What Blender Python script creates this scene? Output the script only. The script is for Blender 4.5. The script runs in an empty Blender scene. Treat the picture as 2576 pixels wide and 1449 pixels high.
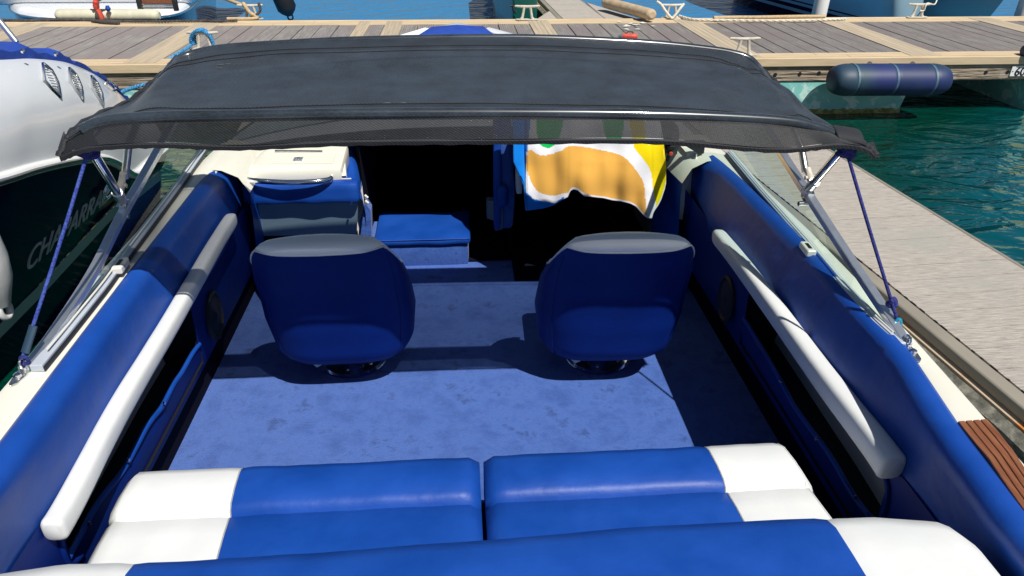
import bpy, bmesh, math, random
from mathutils import Vector, Matrix, noise as mnoise
random.seed(7)
S=bpy.context.scene; COL=S.collection
R_=math.radians
# ---------------------------------------------------------------- camera, sky, sun
ZC,PITCH,YAW,ROLL,FPX,CX,CY=2.15,29.5,4.35,.4,1800.,1288.,724.5
p,y_,r=R_(PITCH),R_(YAW),R_(ROLL)
FW=Vector((math.sin(y_)*math.cos(p),math.cos(y_)*math.cos(p),-math.sin(p)))
RT=Vector((math.cos(y_),-math.sin(y_),0)); UP=RT.cross(FW)
RT,UP=RT*math.cos(r)+UP*math.sin(r),-RT*math.sin(r)+UP*math.cos(r)
CAM=Vector((0,0,ZC))
cd=bpy.data.cameras.new('camera'); cam=bpy.data.objects.new('camera',cd); COL.objects.link(cam)
cam.matrix_world=Matrix.Translation(CAM)@Matrix((RT,UP,-FW)).transposed().to_4x4()
cd.sensor_width=36; cd.lens=36*FPX/2576; cd.clip_end=500; cd.clip_start=.05; S.camera=cam
SUN=Vector((.34,-.55,1)).normalized()
el=math.asin(SUN.z); az=math.atan2(SUN.x,SUN.y)
w=bpy.data.worlds.new("World"); S.world=w; w.use_nodes=True; nt=w.node_tree
sk=nt.nodes.new('ShaderNodeTexSky'); sk.sky_type='NISHITA'; sk.sun_disc=False
sk.sun_elevation=el; sk.sun_rotation=az; sk.ozone_density=2.5
bg=nt.nodes['Background']; nt.links.new(sk.outputs[0],bg.inputs[0]); bg.inputs[1].default_value=.05
ld=bpy.data.lights.new('sun','SUN'); ld.energy=5.0; ld.angle=R_(.5); ld.color=(1,.965,.9)
lo=bpy.data.objects.new('sun',ld); COL.objects.link(lo); lo.rotation_euler=SUN.to_track_quat('Z','Y').to_euler()
S.view_settings.view_transform='Standard'; S.view_settings.look='None'; S.view_settings.exposure=.1; S.view_settings.gamma=1
S.render.engine='CYCLES'; S.cycles.transparent_max_bounces=16; S.cycles.diffuse_bounces=2

def P(x,y,X=None,Y=None,Z=None):
    d=FW+RT*((x-CX)/FPX)-UP*((y-CY)/FPX)
    t=(X/d.x) if X is not None else (Y/d.y) if Y is not None else ((Z-ZC)/d.z)
    return CAM+d*t
# ---------------------------------------------------------------- materials
def mat(name,c1,c2=None,rough=.5,metal=0,scale=5.,stretch=(1,1,1),det=6,lo=.35,hi=.65,bump=0,bscale=None,bstretch=None,
        spec=.5,coat=0,sheen=0,c3=None,s3=3.,lo3=.55,hi3=.7,bdist=.01,trans=0,ior=1.5,rvar=0,dist=0.,nr=.5):
    m=bpy.data.materials.new(name); m.use_nodes=True; t=m.node_tree; N=t.nodes; L=t.links
    b=N['Principled BSDF']; tc=N.new('ShaderNodeTexCoord')
    def no(sc,st,d=det,di=dist):
        mp=N.new('ShaderNodeMapping'); mp.inputs['Scale'].default_value=st; L.new(tc.outputs['Object'],mp.inputs[0])
        n=N.new('ShaderNodeTexNoise'); n.inputs['Scale'].default_value=sc; n.inputs['Detail'].default_value=d; n.inputs['Distortion'].default_value=di; n.inputs['Roughness'].default_value=nr
        L.new(mp.outputs[0],n.inputs[0]); return n.outputs[0]
    def ramp(src,a,bb,lo_,hi_):
        mr=N.new('ShaderNodeMapRange'); mr.inputs[1].default_value=lo_; mr.inputs[2].default_value=hi_; L.new(src,mr.inputs[0])
        mx=N.new('ShaderNodeMix'); mx.data_type='RGBA'; L.new(mr.outputs[0],mx.inputs[0])
        for s,v in ((6,a),(7,bb)):
            if isinstance(v,(tuple,list)): mx.inputs[s].default_value=(*v,1)
            else: L.new(v,mx.inputs[s])
        return mx.outputs[2]
    b.inputs['Base Color'].default_value=(*c1,1)
    if c2:
        n=no(scale,stretch); o=ramp(n,c1,c2,lo,hi)
        if c3: o=ramp(no(s3,(1,1,1)),o,c3,lo3,hi3)
        L.new(o,b.inputs['Base Color'])
        if rvar:
            mr=N.new('ShaderNodeMapRange'); mr.inputs[3].default_value=rough-rvar; mr.inputs[4].default_value=rough+rvar; L.new(n,mr.inputs[0]); L.new(mr.outputs[0],b.inputs['Roughness'])
    if not(c2 and rvar): b.inputs['Roughness'].default_value=rough
    b.inputs['Metallic'].default_value=metal; b.inputs['Specular IOR Level'].default_value=spec; b.inputs['IOR'].default_value=ior
    b.inputs['Coat Weight'].default_value=coat; b.inputs['Coat Roughness'].default_value=.08; b.inputs['Sheen Weight'].default_value=sheen
    b.inputs['Transmission Weight'].default_value=trans
    if bump:
        bp=N.new('ShaderNodeBump'); bp.inputs['Strength'].default_value=bump; bp.inputs['Distance'].default_value=bdist
        L.new(no(bscale or scale*3,bstretch or stretch),bp.inputs['Height']); L.new(bp.outputs[0],b.inputs['Normal'])
    return m
M={}
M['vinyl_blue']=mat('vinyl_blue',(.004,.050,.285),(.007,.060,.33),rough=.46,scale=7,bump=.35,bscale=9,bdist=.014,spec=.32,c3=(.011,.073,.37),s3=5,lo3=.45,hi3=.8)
M['vinyl_blue_shade']=mat('vinyl_blue_shade',(.001,.014,.145),(.001,.018,.17),rough=.55,scale=6,bump=.2,bscale=10,bdist=.01,spec=.2)  # blue vinyl darkened, shade of seat backs and liners put into the colour
M['vinyl_white']=mat('vinyl_white',(.64,.655,.65),(.70,.71,.70),rough=.5,scale=6,bump=.2,bscale=9,bdist=.01,c3=(.66,.68,.68),s3=4,lo3=.5,hi3=.75)
M['vinyl_white_shade']=mat('vinyl_white_shade',(.16,.26,.34),(.19,.29,.37),rough=.5,scale=4)  # white vinyl of the console panel, its shade painted in as blue-grey
M['vinyl_cap_lit']=mat('vinyl_cap_lit',(.90,.92,.93),(.87,.89,.91),rough=.5,scale=6,bump=.2,bscale=9,bdist=.01)  # white vinyl lightened so the seat caps look sunlit
M['carpet']=mat('carpet',(.028,.088,.34),(.066,.155,.50),rough=1,scale=9,det=14,lo=.36,hi=.64,nr=.72,bump=1,bscale=170,bdist=.006,spec=.05,sheen=.2,c3=(.022,.07,.27),s3=9,lo3=.54,hi3=.64)
M['gelcoat']=mat('gelcoat',(.76,.74,.64),(.71,.69,.59),rough=.25,scale=3,spec=.5,coat=.3)
M['gelcoat_white']=mat('gelcoat_white',(.78,.80,.82),(.74,.76,.79),rough=.12,scale=2,coat=.6)
M['navy_gel']=mat('navy_gel',(.003,.004,.03),rough=.10,spec=.05)
M['black']=mat('black',(.006,.006,.010),rough=.6)
M['cabin']=mat('cabin',(.004,.004,.012),rough=.9,spec=.1)  # near-black: darkness of unlit enclosed spaces put into the colour
M['rubber']=mat('rubber',(.012,.013,.016),rough=.55)
M['steel']=mat('steel',(.78,.78,.78),rough=.12,metal=1)
M['steel_worn']=mat('steel_worn',(.75,.75,.74),(.55,.54,.5),rough=.3,metal=1,scale=40,bump=.15,bscale=60,bdist=.002)
M['alu']=mat('alu',(.72,.76,.8),(.62,.66,.7),rough=.28,metal=.85,scale=30,bump=.05)
M['alu_grey']=mat('alu_grey',(.50,.55,.62),(.44,.48,.55),rough=.45,metal=.1,scale=8)
M['gasket']=mat('gasket',(.01,.012,.018),rough=.5)
M['teak']=mat('teak',(.17,.055,.022),(.26,.10,.045),rough=.55,scale=14,stretch=(6,.6,6),bump=.3,bscale=40)
M['plastic_white']=mat('plastic_white',(.72,.7,.63),rough=.35)
M['plastic_grey']=mat('plastic_grey',(.12,.16,.19),rough=.4)
M['dash']=mat('dash',(.03,.035,.042),rough=.4)
M['red']=mat('red',(.5,.04,.025),(.6,.09,.05),rough=.55,scale=20)
M['rope_blue']=mat('rope_blue',(.012,.03,.25),(.05,.09,.34),rough=.8,scale=180,lo=.42,hi=.58,bump=.8,bscale=200,bdist=.004)
M['rope_navy']=mat('rope_navy',(.006,.008,.09),(.02,.03,.22),rough=.8,scale=180,lo=.42,hi=.58,bump=.8,bscale=200,bdist=.004)
M['rope_cyan']=mat('rope_cyan',(.02,.16,.36),(.07,.34,.62),rough=.8,scale=50,lo=.42,hi=.58,bump=.8,bscale=60,bdist=.01)
M['rope_white']=mat('rope_white',(.6,.55,.45),(.75,.7,.6),rough=.85,scale=40,bump=.8,bscale=60,bdist=.01)
M['rope_black']=mat('rope_black',(.035,.03,.03),(.09,.08,.075),rough=.85,scale=40,bump=.8,bscale=60,bdist=.01)
M['rope_tan']=mat('rope_tan',(.42,.30,.16),(.55,.41,.24),rough=.8,scale=30,bump=.3)
M['plank']=mat('plank',(.19,.175,.165),(.27,.25,.235),rough=.8,scale=3.2,stretch=(9,1.2,1),bump=.3,bscale=12,c3=(.22,.19,.185),s3=1.7,lo3=.45,hi3=.6)
M['beige']=mat('beige',(.52,.40,.25),(.62,.49,.32),rough=.7,scale=2,stretch=(1,9,9),bump=.15,bscale=6)
M['beige_cross']=mat('beige_cross',(.38,.32,.235),(.50,.41,.29),rough=.75,scale=3,stretch=(9,.5,1),bump=.15,bscale=6)
M['old_timber']=mat('old_timber',(.36,.29,.215),(.14,.105,.075),rough=.9,scale=2.4,stretch=(1,1,14),det=9,lo=.42,hi=.68,bump=1,bscale=3,bstretch=(1,1,14),bdist=.03,c3=(.48,.42,.34),s3=5,lo3=.55,hi3=.7)
M['finger']=mat('finger',(.50,.45,.395),(.29,.26,.235),rough=.85,scale=11,stretch=(1.1,15,1),det=10,lo=.40,hi=.66,nr=.65,bump=.8,bscale=14,bstretch=(1.1,15,1),bdist=.01,c3=(.37,.36,.32),s3=2.2,lo3=.5,hi3=.7)
M['rail']=mat('rail',(.36,.325,.26),(.30,.27,.22),rough=.5,metal=.25,scale=3)
M['rust']=mat('rust',(.50,.17,.03),(.45,.35,.24),rough=.9,scale=7,lo=.36,hi=.46,bump=.6,bscale=30)
M['lichen']=mat('lichen',(.21,.20,.165),(.085,.085,.068),rough=.95,scale=16,det=10,lo=.42,hi=.6,bump=1,bscale=22,bdist=.02,c3=(.42,.38,.30),s3=4.5,lo3=.56,hi3=.66)
M['float']=mat('float',(.30,.68,.62),(.20,.55,.52),rough=.6,scale=2.5,dist=1.5,c3=(.58,.82,.75),s3=5,lo3=.54,hi3=.6)
M['algae']=mat('algae',(.16,.17,.03),(.42,.40,.16),rough=.9,scale=20,bump=1,bdist=.02)
M['fender_blue']=mat('fender_blue',(.008,.025,.075),(.02,.05,.085),rough=.55,scale=2.2,det=5,lo=.42,hi=.6,c3=(.012,.02,.13),s3=1.3,lo3=.5,hi3=.7)
M['fender_band']=mat('fender_band',(.04,.09,.16),(.09,.17,.2),rough=.5,scale=9)
M['fender_cream']=mat('fender_cream',(.60,.58,.44),(.50,.48,.37),rough=.6,scale=5,bump=.2)
M['fender_tan']=mat('fender_tan',(.55,.42,.27),(.44,.33,.21),rough=.75,scale=8,bump=.5,bscale=14,bdist=.02)
M['cleat']=mat('cleat',(.62,.57,.47),(.45,.42,.37),rough=.6,scale=22,bump=.3)
M['paint_white']=mat('paint_white',(.8,.8,.78),(.72,.72,.7),rough=.4,scale=3)
M['maroon']=mat('maroon',(.045,.004,.010),(.06,.006,.012),rough=.15,coat=.6,scale=2)
M['green_hull']=mat('green_hull',(.005,.085,.07),(.008,.11,.09),rough=.3,scale=2)
M['hull_grey']=mat('hull_grey',(.30,.46,.55),(.26,.40,.48),rough=.25,scale=1.2)
M['hull_shade']=mat('hull_shade',(.22,.33,.36),(.28,.38,.38),rough=.35,scale=1.2)
M['canvas_blue']=mat('canvas_blue',(.008,.045,.30),(.012,.06,.36),rough=.8,scale=8,bump=.5,bscale=9,bdist=.03)
M['number_ink']=mat('number_ink',(.01,.01,.015),rough=.5)
M['carabiner']=mat('carabiner',(.01,.34,.55),rough=.25,metal=.4)
M['guano']=mat('guano',(.7,.68,.62),rough=.9)
# glass: tinted clear sheet
def glassmat(name,tint,rough=.02):
    m=bpy.data.materials.new(name); m.use_nodes=True; t=m.node_tree; N=t.nodes; L=t.links
    N.remove(N['Principled BSDF']); out=N['Material Output']
    tr=N.new('ShaderNodeBsdfTransparent'); tr.inputs[0].default_value=(*tint,1)
    gl=N.new('ShaderNodeBsdfGlossy'); gl.inputs['Roughness'].default_value=rough
    fr=N.new('ShaderNodeFresnel'); fr.inputs[0].default_value=1.18
    mx=N.new('ShaderNodeMixShader'); mu=N.new('ShaderNodeMath'); mu.operation='MULTIPLY'; mu.inputs[1].default_value=.16; L.new(fr.outputs[0],mu.inputs[0]); L.new(mu.outputs[0],mx.inputs[0]); L.new(tr.outputs[0],mx.inputs[1]); L.new(gl.outputs[0],mx.inputs[2]); L.new(mx.outputs[0],out.inputs[0])
    return m
M['glass']=glassmat('glass',(.74,.88,.83))
# open weave shade cloth: threads hide more of what is behind the flatter you look across it
def clothmesh(name,base,open_,rough=.45,power=1.3,bump=.5,coat=0):
    m=bpy.data.materials.new(name); m.use_nodes=True; t=m.node_tree; N=t.nodes; L=t.links
    b=N['Principled BSDF']; out=N['Material Output']; tc=N.new('ShaderNodeTexCoord')
    n=N.new('ShaderNodeTexNoise'); n.inputs['Scale'].default_value=9; n.inputs['Detail'].default_value=8; L.new(tc.outputs['Object'],n.inputs[0])
    mp=N.new('ShaderNodeMapping'); mp.inputs['Scale'].default_value=(1,5,5); L.new(tc.outputs['Object'],mp.inputs[0])
    n2=N.new('ShaderNodeTexNoise'); n2.inputs['Scale'].default_value=90; n2.inputs['Detail'].default_value=3; L.new(mp.outputs[0],n2.inputs[0])
    ad=N.new('ShaderNodeMath'); ad.operation='ADD'; L.new(n.outputs[0],ad.inputs[0]); L.new(n2.outputs[0],ad.inputs[1])
    mr=N.new('ShaderNodeMapRange'); mr.inputs[1].default_value=.7; mr.inputs[2].default_value=1.3; L.new(ad.outputs[0],mr.inputs[0])
    mx=N.new('ShaderNodeMix'); mx.data_type='RGBA'; mx.inputs[6].default_value=(*[c*.45 for c in base],1); mx.inputs[7].default_value=(*[c*1.7 for c in base],1)
    L.new(mr.outputs[0],mx.inputs[0]); L.new(mx.outputs[2],b.inputs['Base Color'])
    b.inputs['Roughness'].default_value=rough; b.inputs['Sheen Weight'].default_value=.12; b.inputs['Specular IOR Level'].default_value=.45
    # weave: diagonal thread pattern
    w1=N.new('ShaderNodeTexWave'); w1.inputs['Scale'].default_value=55; w1.bands_direction='DIAGONAL'; w1.inputs['Distortion'].default_value=.6; L.new(tc.outputs['Object'],w1.inputs[0])
    bp=N.new('ShaderNodeBump'); bp.inputs['Strength'].default_value=bump; bp.inputs['Distance'].default_value=.002; b.inputs['Coat Weight'].default_value=coat; b.inputs['Coat Roughness'].default_value=.12; L.new(w1.outputs[0],bp.inputs['Height']); L.new(bp.outputs[0],b.inputs['Normal'])
    lw=N.new('ShaderNodeLayerWeight'); lw.inputs[0].default_value=.5
    inv=N.new('ShaderNodeMath'); inv.operation='SUBTRACT'; inv.inputs[0].default_value=1; L.new(lw.outputs['Facing'],inv.inputs[1])
    pw=N.new('ShaderNodeMath'); pw.operation='POWER'; pw.inputs[1].default_value=power; L.new(inv.outputs[0],pw.inputs[0])
    ml=N.new('ShaderNodeMath'); ml.operation='MULTIPLY'; ml.inputs[1].default_value=open_; L.new(pw.outputs[0],ml.inputs[0])
    wv=N.new('ShaderNodeMapRange'); wv.inputs[3].default_value=.75; wv.inputs[4].default_value=1.25; L.new(w1.outputs[0],wv.inputs[0])
    m2=N.new('ShaderNodeMath'); m2.operation='MULTIPLY'; L.new(ml.outputs[0],m2.inputs[0]); L.new(wv.outputs[0],m2.inputs[1])
    tr=N.new('ShaderNodeBsdfTransparent'); ms=N.new('ShaderNodeMixShader')
    L.new(m2.outputs[0],ms.inputs[0]); L.new(b.outputs[0],ms.inputs[1]); L.new(tr.outputs[0],ms.inputs[2]); L.new(ms.outputs[0],out.inputs[0])
    return m
M['mesh']=clothmesh('shade_mesh',(.018,.028,.042),.46,power=3.0,bump=1.0)
M['mesh_double']=clothmesh('shade_mesh_double',(.014,.020,.028),.0,power=1.6)
M['mesh_valance']=clothmesh('shade_mesh_valance',(.008,.009,.012),.075,bump=1.0)
M['mesh_hem']=clothmesh('shade_hem',(.007,.008,.012),0.0,.7,bump=.3)
M['mesh_sleeve']=clothmesh('shade_sleeve',(.022,.03,.04),.03,.28,bump=.0,coat=.7)
# ---------------------------------------------------------------- mesh helpers
def link(name,me,m,parent=None,smooth=True):
    o=bpy.data.objects.new(name,me); COL.objects.link(o)
    for k in (m if isinstance(m,(list,tuple)) else [m]): me.materials.append(M[k] if isinstance(k,str) else k)
    if smooth:
        me.shade_smooth()
    if parent:
        o.parent=parent; o.matrix_parent_inverse=parent.matrix_world.inverted()
    return o
class MB:
    def __init__(s): s.v=[]; s.f=[]; s.mi=[]
    def add(s,vs,fs,mi=0):
        n=len(s.v); s.v+=[tuple(v) for v in vs]; s.f+=[tuple(i+n for i in f) for f in fs]; s.mi+=[mi]*len(fs); return s
    def box(s,a,b,mi=0,mtx=None):
        x0,y0,z0=a; x1,y1,z1=b
        vs=[Vector(q) for q in ((x0,y0,z0),(x1,y0,z0),(x1,y1,z0),(x0,y1,z0),(x0,y0,z1),(x1,y0,z1),(x1,y1,z1),(x0,y1,z1))]
        if mtx: vs=[mtx@q for q in vs]
        return s.add(vs,[(0,3,2,1),(4,5,6,7),(0,1,5,4),(1,2,6,5),(2,3,7,6),(3,0,4,7)],mi)
    def grid(s,rows,closed=False,cap=False,mi=0):
        n=len(rows[0]); vs=[q for rw in rows for q in rw]; fs=[]
        for i in range(len(rows)-1):
            for j in range(n if closed else n-1):
                k=(j+1)%n; fs.append((i*n+j,i*n+k,(i+1)*n+k,(i+1)*n+j))
        if cap: fs.append(tuple(range(n))[::-1]); fs.append(tuple((len(rows)-1)*n+j for j in range(n)))
        return s.add(vs,fs,mi)
    def tube(s,pts,rad,seg=12,mi=0,sx=1,sy=1,caps=True,twist=0,sq=1):
        pw=lambda c:math.copysign(abs(c)**sq,c)
        pts=[Vector(q) for q in pts]; rows=[]; up=None
        for i,q in enumerate(pts):
            t=(pts[min(i+1,len(pts)-1)]-pts[max(i-1,0)]).normalized()
            if up is None:
                up=Vector((0,0,1)) if abs(t.z)<.9 else Vector((1,0,0))
            side=t.cross(up).normalized(); up=side.cross(t).normalized()
            rr=rad[i] if isinstance(rad,(list,tuple)) else rad
            rows.append([q+side*(rr*sx*pw(math.cos(2*math.pi*k/seg+twist*i)))+up*(rr*sy*pw(math.sin(2*math.pi*k/seg+twist*i))) for k in range(seg)])
        return s.grid(rows,closed=True,cap=caps,mi=mi)
    def build(s,name,m,parent=None,smooth=True,bevel=0,sub=0,solid=0,auto=None,merge=False):
        me=bpy.data.meshes.new(name); me.from_pydata(s.v,[],s.f); me.update()
        for i,q in enumerate(s.mi): me.polygons[i].material_index=q
        if merge:
            bm=bmesh.new(); bm.from_mesh(me); bmesh.ops.remove_doubles(bm,verts=bm.verts,dist=1e-4); bm.to_mesh(me); bm.free()
        bm=bmesh.new(); bm.from_mesh(me); bmesh.ops.recalc_face_normals(bm,faces=bm.faces); bm.to_mesh(me); bm.free()
        o=link(name,me,m,parent,smooth)
        if solid: q=o.modifiers.new('solid','SOLIDIFY'); q.thickness=solid; q.offset=-1
        if bevel:
            q=o.modifiers.new('bevel','BEVEL'); q.width=bevel; q.segments=3; q.limit_method='ANGLE'; q.angle_limit=R_(40)
        if sub: q=o.modifiers.new('sub','SUBSURF'); q.levels=sub; q.render_levels=sub
        if smooth and not sub:
            a=R_(auto or 40)
            me2=o.data
            bm=bmesh.new(); bm.from_mesh(me2)
            for e in bm.edges:
                if len(e.link_faces)==2 and e.calc_face_angle(0)>a: e.smooth=False
            bm.to_mesh(me2); bm.free()
        return o
def tag(o,label=None,cat=None,group=None,kind=None):
    if label: o['label']=label
    if cat: o['category']=cat
    if group: o['group']=group
    if kind: o['kind']=kind
    return o
def empty(name,loc,label,cat,group=None):
    o=bpy.data.objects.new(name,None); COL.objects.link(o); o.location=loc; o.empty_display_size=.05
    o.matrix_world=Matrix.Translation(loc)
    return tag(o,label,cat,group)
def lerp(a,b,t): return a+(b-a)*t
def interp(tab,x):
    if x<=tab[0][0]: return tab[0][1]
    for (a,va),(b,vb) in zip(tab,tab[1:]):
        if x<=b: return va+(vb-va)*(x-a)/(b-a)
    return tab[-1][1]
def smoothpts(pts,n=6):
    pts=[Vector(q) for q in pts]; out=[]
    for i in range(len(pts)-1):
        p0=pts[max(i-1,0)];p1=pts[i];p2=pts[i+1];p3=pts[min(i+2,len(pts)-1)]
        for k in range(n):
            t=k/n; out.append(.5*((2*p1)+(p2-p0)*t+(2*p0-5*p1+4*p2-p3)*t*t+(3*p1-p0-3*p2+p3)*t*t*t))
    out.append(pts[-1]); return out
def rbox(a,b,r=.02,nx=8,ny=8,nz=4,disp=None):
    """rounded, slightly soft box made of a dense grid; disp(v)->offset"""
    mb=MB(); bm=bmesh.new(); bmesh.ops.create_cube(bm,size=1)
    A=Vector(a);B=Vector(b);C=(A+B)/2;D=B-A
    bm.free()
    def face(o,u,v,nu,nv):
        rows=[[o+u*(i/nu)+v*(j/nv) for j in range(nv+1)] for i in range(nu+1)]
        mb.grid(rows)
    dx,dy,dz=Vector((D.x,0,0)),Vector((0,D.y,0)),Vector((0,0,D.z))
    face(A,dx,dy,nx,ny); face(A+dz,dx,dy,nx,ny); face(A,dx,dz,nx,nz); face(A+dy,dx,dz,nx,nz); face(A,dy,dz,ny,nz); face(A+dx,dy,dz,ny,nz)
    def rnd(q):
        q=Vector(q); inner=Vector([min(max(q[i],A[i]+r),B[i]-r) for i in range(3)]); d=q-inner
        if d.length>1e-6: q=inner+d.normalized()*min(r,d.length) if d.length>r else q
        if disp: q=q+disp(q)
        return q
    mb.v=[tuple(rnd(q)) for q in mb.v]; return mb
def crng(a,b,n): return [a+(b-a)*i/(n-1) for i in range(n)]

# ================================================================ SETTING: water
wm=bpy.data.materials.new('water'); wm.use_nodes=True; t=wm.node_tree; N=t.nodes; L=t.links; b=N['Principled BSDF']
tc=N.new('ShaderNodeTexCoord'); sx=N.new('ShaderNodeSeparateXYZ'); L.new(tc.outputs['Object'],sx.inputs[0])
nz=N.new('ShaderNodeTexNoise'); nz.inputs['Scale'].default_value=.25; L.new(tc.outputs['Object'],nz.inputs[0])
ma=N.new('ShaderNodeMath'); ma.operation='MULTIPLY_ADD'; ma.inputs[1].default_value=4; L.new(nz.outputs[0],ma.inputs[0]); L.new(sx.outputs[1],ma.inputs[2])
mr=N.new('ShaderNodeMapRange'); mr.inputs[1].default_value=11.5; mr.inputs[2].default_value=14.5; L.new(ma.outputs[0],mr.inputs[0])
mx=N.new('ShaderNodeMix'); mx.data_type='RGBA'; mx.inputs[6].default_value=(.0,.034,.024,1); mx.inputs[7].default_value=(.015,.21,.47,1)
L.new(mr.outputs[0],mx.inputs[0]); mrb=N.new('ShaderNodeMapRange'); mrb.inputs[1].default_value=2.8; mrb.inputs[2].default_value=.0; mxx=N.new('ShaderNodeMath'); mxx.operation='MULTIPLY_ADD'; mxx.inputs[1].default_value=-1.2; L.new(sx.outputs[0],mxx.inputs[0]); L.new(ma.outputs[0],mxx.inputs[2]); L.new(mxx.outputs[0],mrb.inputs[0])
mxb=N.new('ShaderNodeMix'); mxb.data_type='RGBA'; mxb.inputs[7].default_value=(.0,.085,.13,1); L.new(mrb.outputs[0],mxb.inputs[0]); L.new(mx.outputs[2],mxb.inputs[6]); L.new(mxb.outputs[2],b.inputs['Base Color'])  # teal at near right paints the sky's reflection into the base colour
b.inputs['Roughness'].default_value=.03; b.inputs['IOR'].default_value=1.33; b.inputs['Specular IOR Level'].default_value=.8
mp=N.new('ShaderNodeMapping'); mp.inputs['Scale'].default_value=(.8,1.5,1); L.new(tc.outputs['Object'],mp.inputs[0])
n1=N.new('ShaderNodeTexNoise'); n1.inputs['Scale'].default_value=1.6; n1.inputs['Detail'].default_value=3; n1.inputs['Distortion'].default_value=1.2; L.new(mp.outputs[0],n1.inputs[0])
n2=N.new('ShaderNodeTexNoise'); n2.inputs['Scale'].default_value=6; n2.inputs['Detail'].default_value=2; L.new(mp.outputs[0],n2.inputs[0])
m3=N.new('ShaderNodeMath'); m3.operation='MULTIPLY_ADD'; m3.inputs[1].default_value=.22; L.new(n2.outputs[0],m3.inputs[0]); L.new(n1.outputs[0],m3.inputs[2])
bp=N.new('ShaderNodeBump'); bp.inputs['Strength'].default_value=.7; bp.inputs['Distance'].default_value=.2; L.new(m3.outputs[0],bp.inputs['Height']); L.new(bp.outputs[0],b.inputs['Normal'])
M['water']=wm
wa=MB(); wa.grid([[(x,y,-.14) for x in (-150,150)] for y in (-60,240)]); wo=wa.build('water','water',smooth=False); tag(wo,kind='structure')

# ================================================================ MAIN PONTOON
YN,YF=7.86,10.42; PX0,PX1=-16.,20.
pt=empty('pontoon',(0,9.1,0),'long main walkway pontoon with grey grooved boards and beige cross bands across the top','pontoon')
bands=[(-14.4,-14.05),(-12.2,-11.85),(-10,-9.65),(-7.85,-7.5),(-5.68,-5.33),(-3.47,-3.13),(-1.32,-1.15),(-.95,-.72),(.98,1.27),(3.02,3.36),(5.05,5.42),(7.35,7.7),(9.6,9.95),(11.8,12.15),(14,14.35),(16.2,16.55)]
mb=MB()
edges=[PX0]+[q for bb in bands for q in bb]+[PX1]
for i in range(0,len(edges),2):
    a,bb=edges[i],edges[i+1]; n=max(1,round((bb-a)/.222)); wd=(bb-a)/n
    for k in range(n):
        dz=random.uniform(-.003,.003); x0=a+k*wd+.007; x1=a+(k+1)*wd-.007; y0=YN+.245+random.uniform(-.01,.01); y1=YF-.3+random.uniform(-.012,.012)
        ng=7   # grooved top
        prof=[]
        for g in range(ng*2+1):
            prof.append((x0+(x1-x0)*g/(ng*2), .497+dz-(.006 if g%2 else 0)))
        rows=[[(px,yy,pz) for px,pz in prof]+[(x1,yy,.46),(x0,yy,.46)] for yy in (y0,y1)]
        mb.grid(rows,closed=True,cap=True)
mb.build('deck_boards','plank',pt,smooth=False)
for a,bb in bands:
    if a<-9 or a>9.7: continue
    rows=[]
    for yy in (YN+.03,YF-.03):
        pr=[]
        for k in range(5):
            x0=lerp(a,bb,k/5); x1=lerp(a,bb,(k+1)/5); pr+=[(x0+.003,.5035),(x1-.008,.5035),(x1-.004,.4985)]
        rows.append([(px,yy,pz) for px,pz in pr]+[(bb,yy,.46),(a,yy,.46)])
    mb=MB(); mb.grid(rows,closed=True,cap=True); mb.build('cross_band','beige_cross',pt,smooth=False)
mb=MB()
for (y0,y1) in ((YN+.02,YN+.12),(YN+.128,YN+.235),(YF-.29,YF-.16),(YF-.152,YF-.02)):
    x=PX0
    while x<PX1:
        l=random.uniform(2.6,3.8); mb.box((x+.003,y0,.44),(min(x+l,PX1)-.003,y1,.4985)); x+=l
mb.box((PX0,YN+.13,.2),(PX1,YF-.05,.455))
mb.build('edge_board','beige',pt,smooth=False)
mb=MB(); mb.box((PX0,YN-.03,.405),(PX1,YN+.018,.496)); mb.box((PX0,YF-.018,.405),(PX1,YF+.03,.51)); mb.build('fascia','beige',pt,smooth=False,bevel=.008)
mb=MB()
x=PX0
for xe in (-10.2,-4.1,2.6,9.2,PX1):
    mb.box((x+.004,YN,.235),(xe-.004,YN+.1,.403)); mb.box((x+.004,YF-.1,.235),(xe-.004,YF,.403)); x=xe
mb.build('timber_waler','old_timber',pt,smooth=False,bevel=.01)
for px,py in ((1950,188),(2012,186),(2060,184),(2480,182),(2535,181),(460,213),(500,210)):
    mb=MB(); c=P(px,py,Y=YN-.001); mb.tube([c,c+Vector((0,-.004,0))],.022,10); mb.build('bolt_hole','black',pt)
# floats under it
for fx0,fx1 in ((-13,-10.6),(-8.8,-6.4),(-4.6,-1.9),(3.35,5.15),(6.55,8.6),(10.6,13)):
    mb=MB(); 
    rows=[]
    for z,ins in ((-.5,.16),(-.14,.07),(.232,0)):
        rows.append([(fx0+ins,YN+.012+ins*.3,z),(fx1-ins,YN+.012+ins*.3,z),(fx1-ins,YF-.012-ins,z),(fx0+ins,YF-.012-ins,z)])
    mb.grid(rows,closed=True,cap=True); fo=mb.build('float','float',pt,smooth=False,bevel=.01)
    mb=MB(); rows=[]
    for i in range(41):
        x=lerp(fx0+.06,fx1-.06,i/40); h=.03+.02*mnoise.noise(Vector((x*6,0,0)))+.012*math.sin(i*9)
        rows.append([(x,YN+.010,-.2),(x,YN+.008,-.135+h*.5),(x,YN+.026,-.12+h)])
    mb.grid(rows); mb.build('algae_line','algae',fo)
# bird lime splash on boards
for k in range(11):
    cx,cy=P(1590+random.gauss(0,24),63+random.gauss(0,5),Z=.5).xy; rr=random.uniform(.02,.055); mb=MB()
    mb.add([(cx,cy,.5075)]+[(cx+rr*math.cos(a*.7)*random.uniform(.5,1.7),cy+rr*math.sin(a*.7)*random.uniform(.5,1.9),.5075) for a in range(9)],[(0,i,i+1) for i in range(1,9)]+[(0,9,1)])
    mb.build('bird_dropping','guano',pt,smooth=False)

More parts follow.
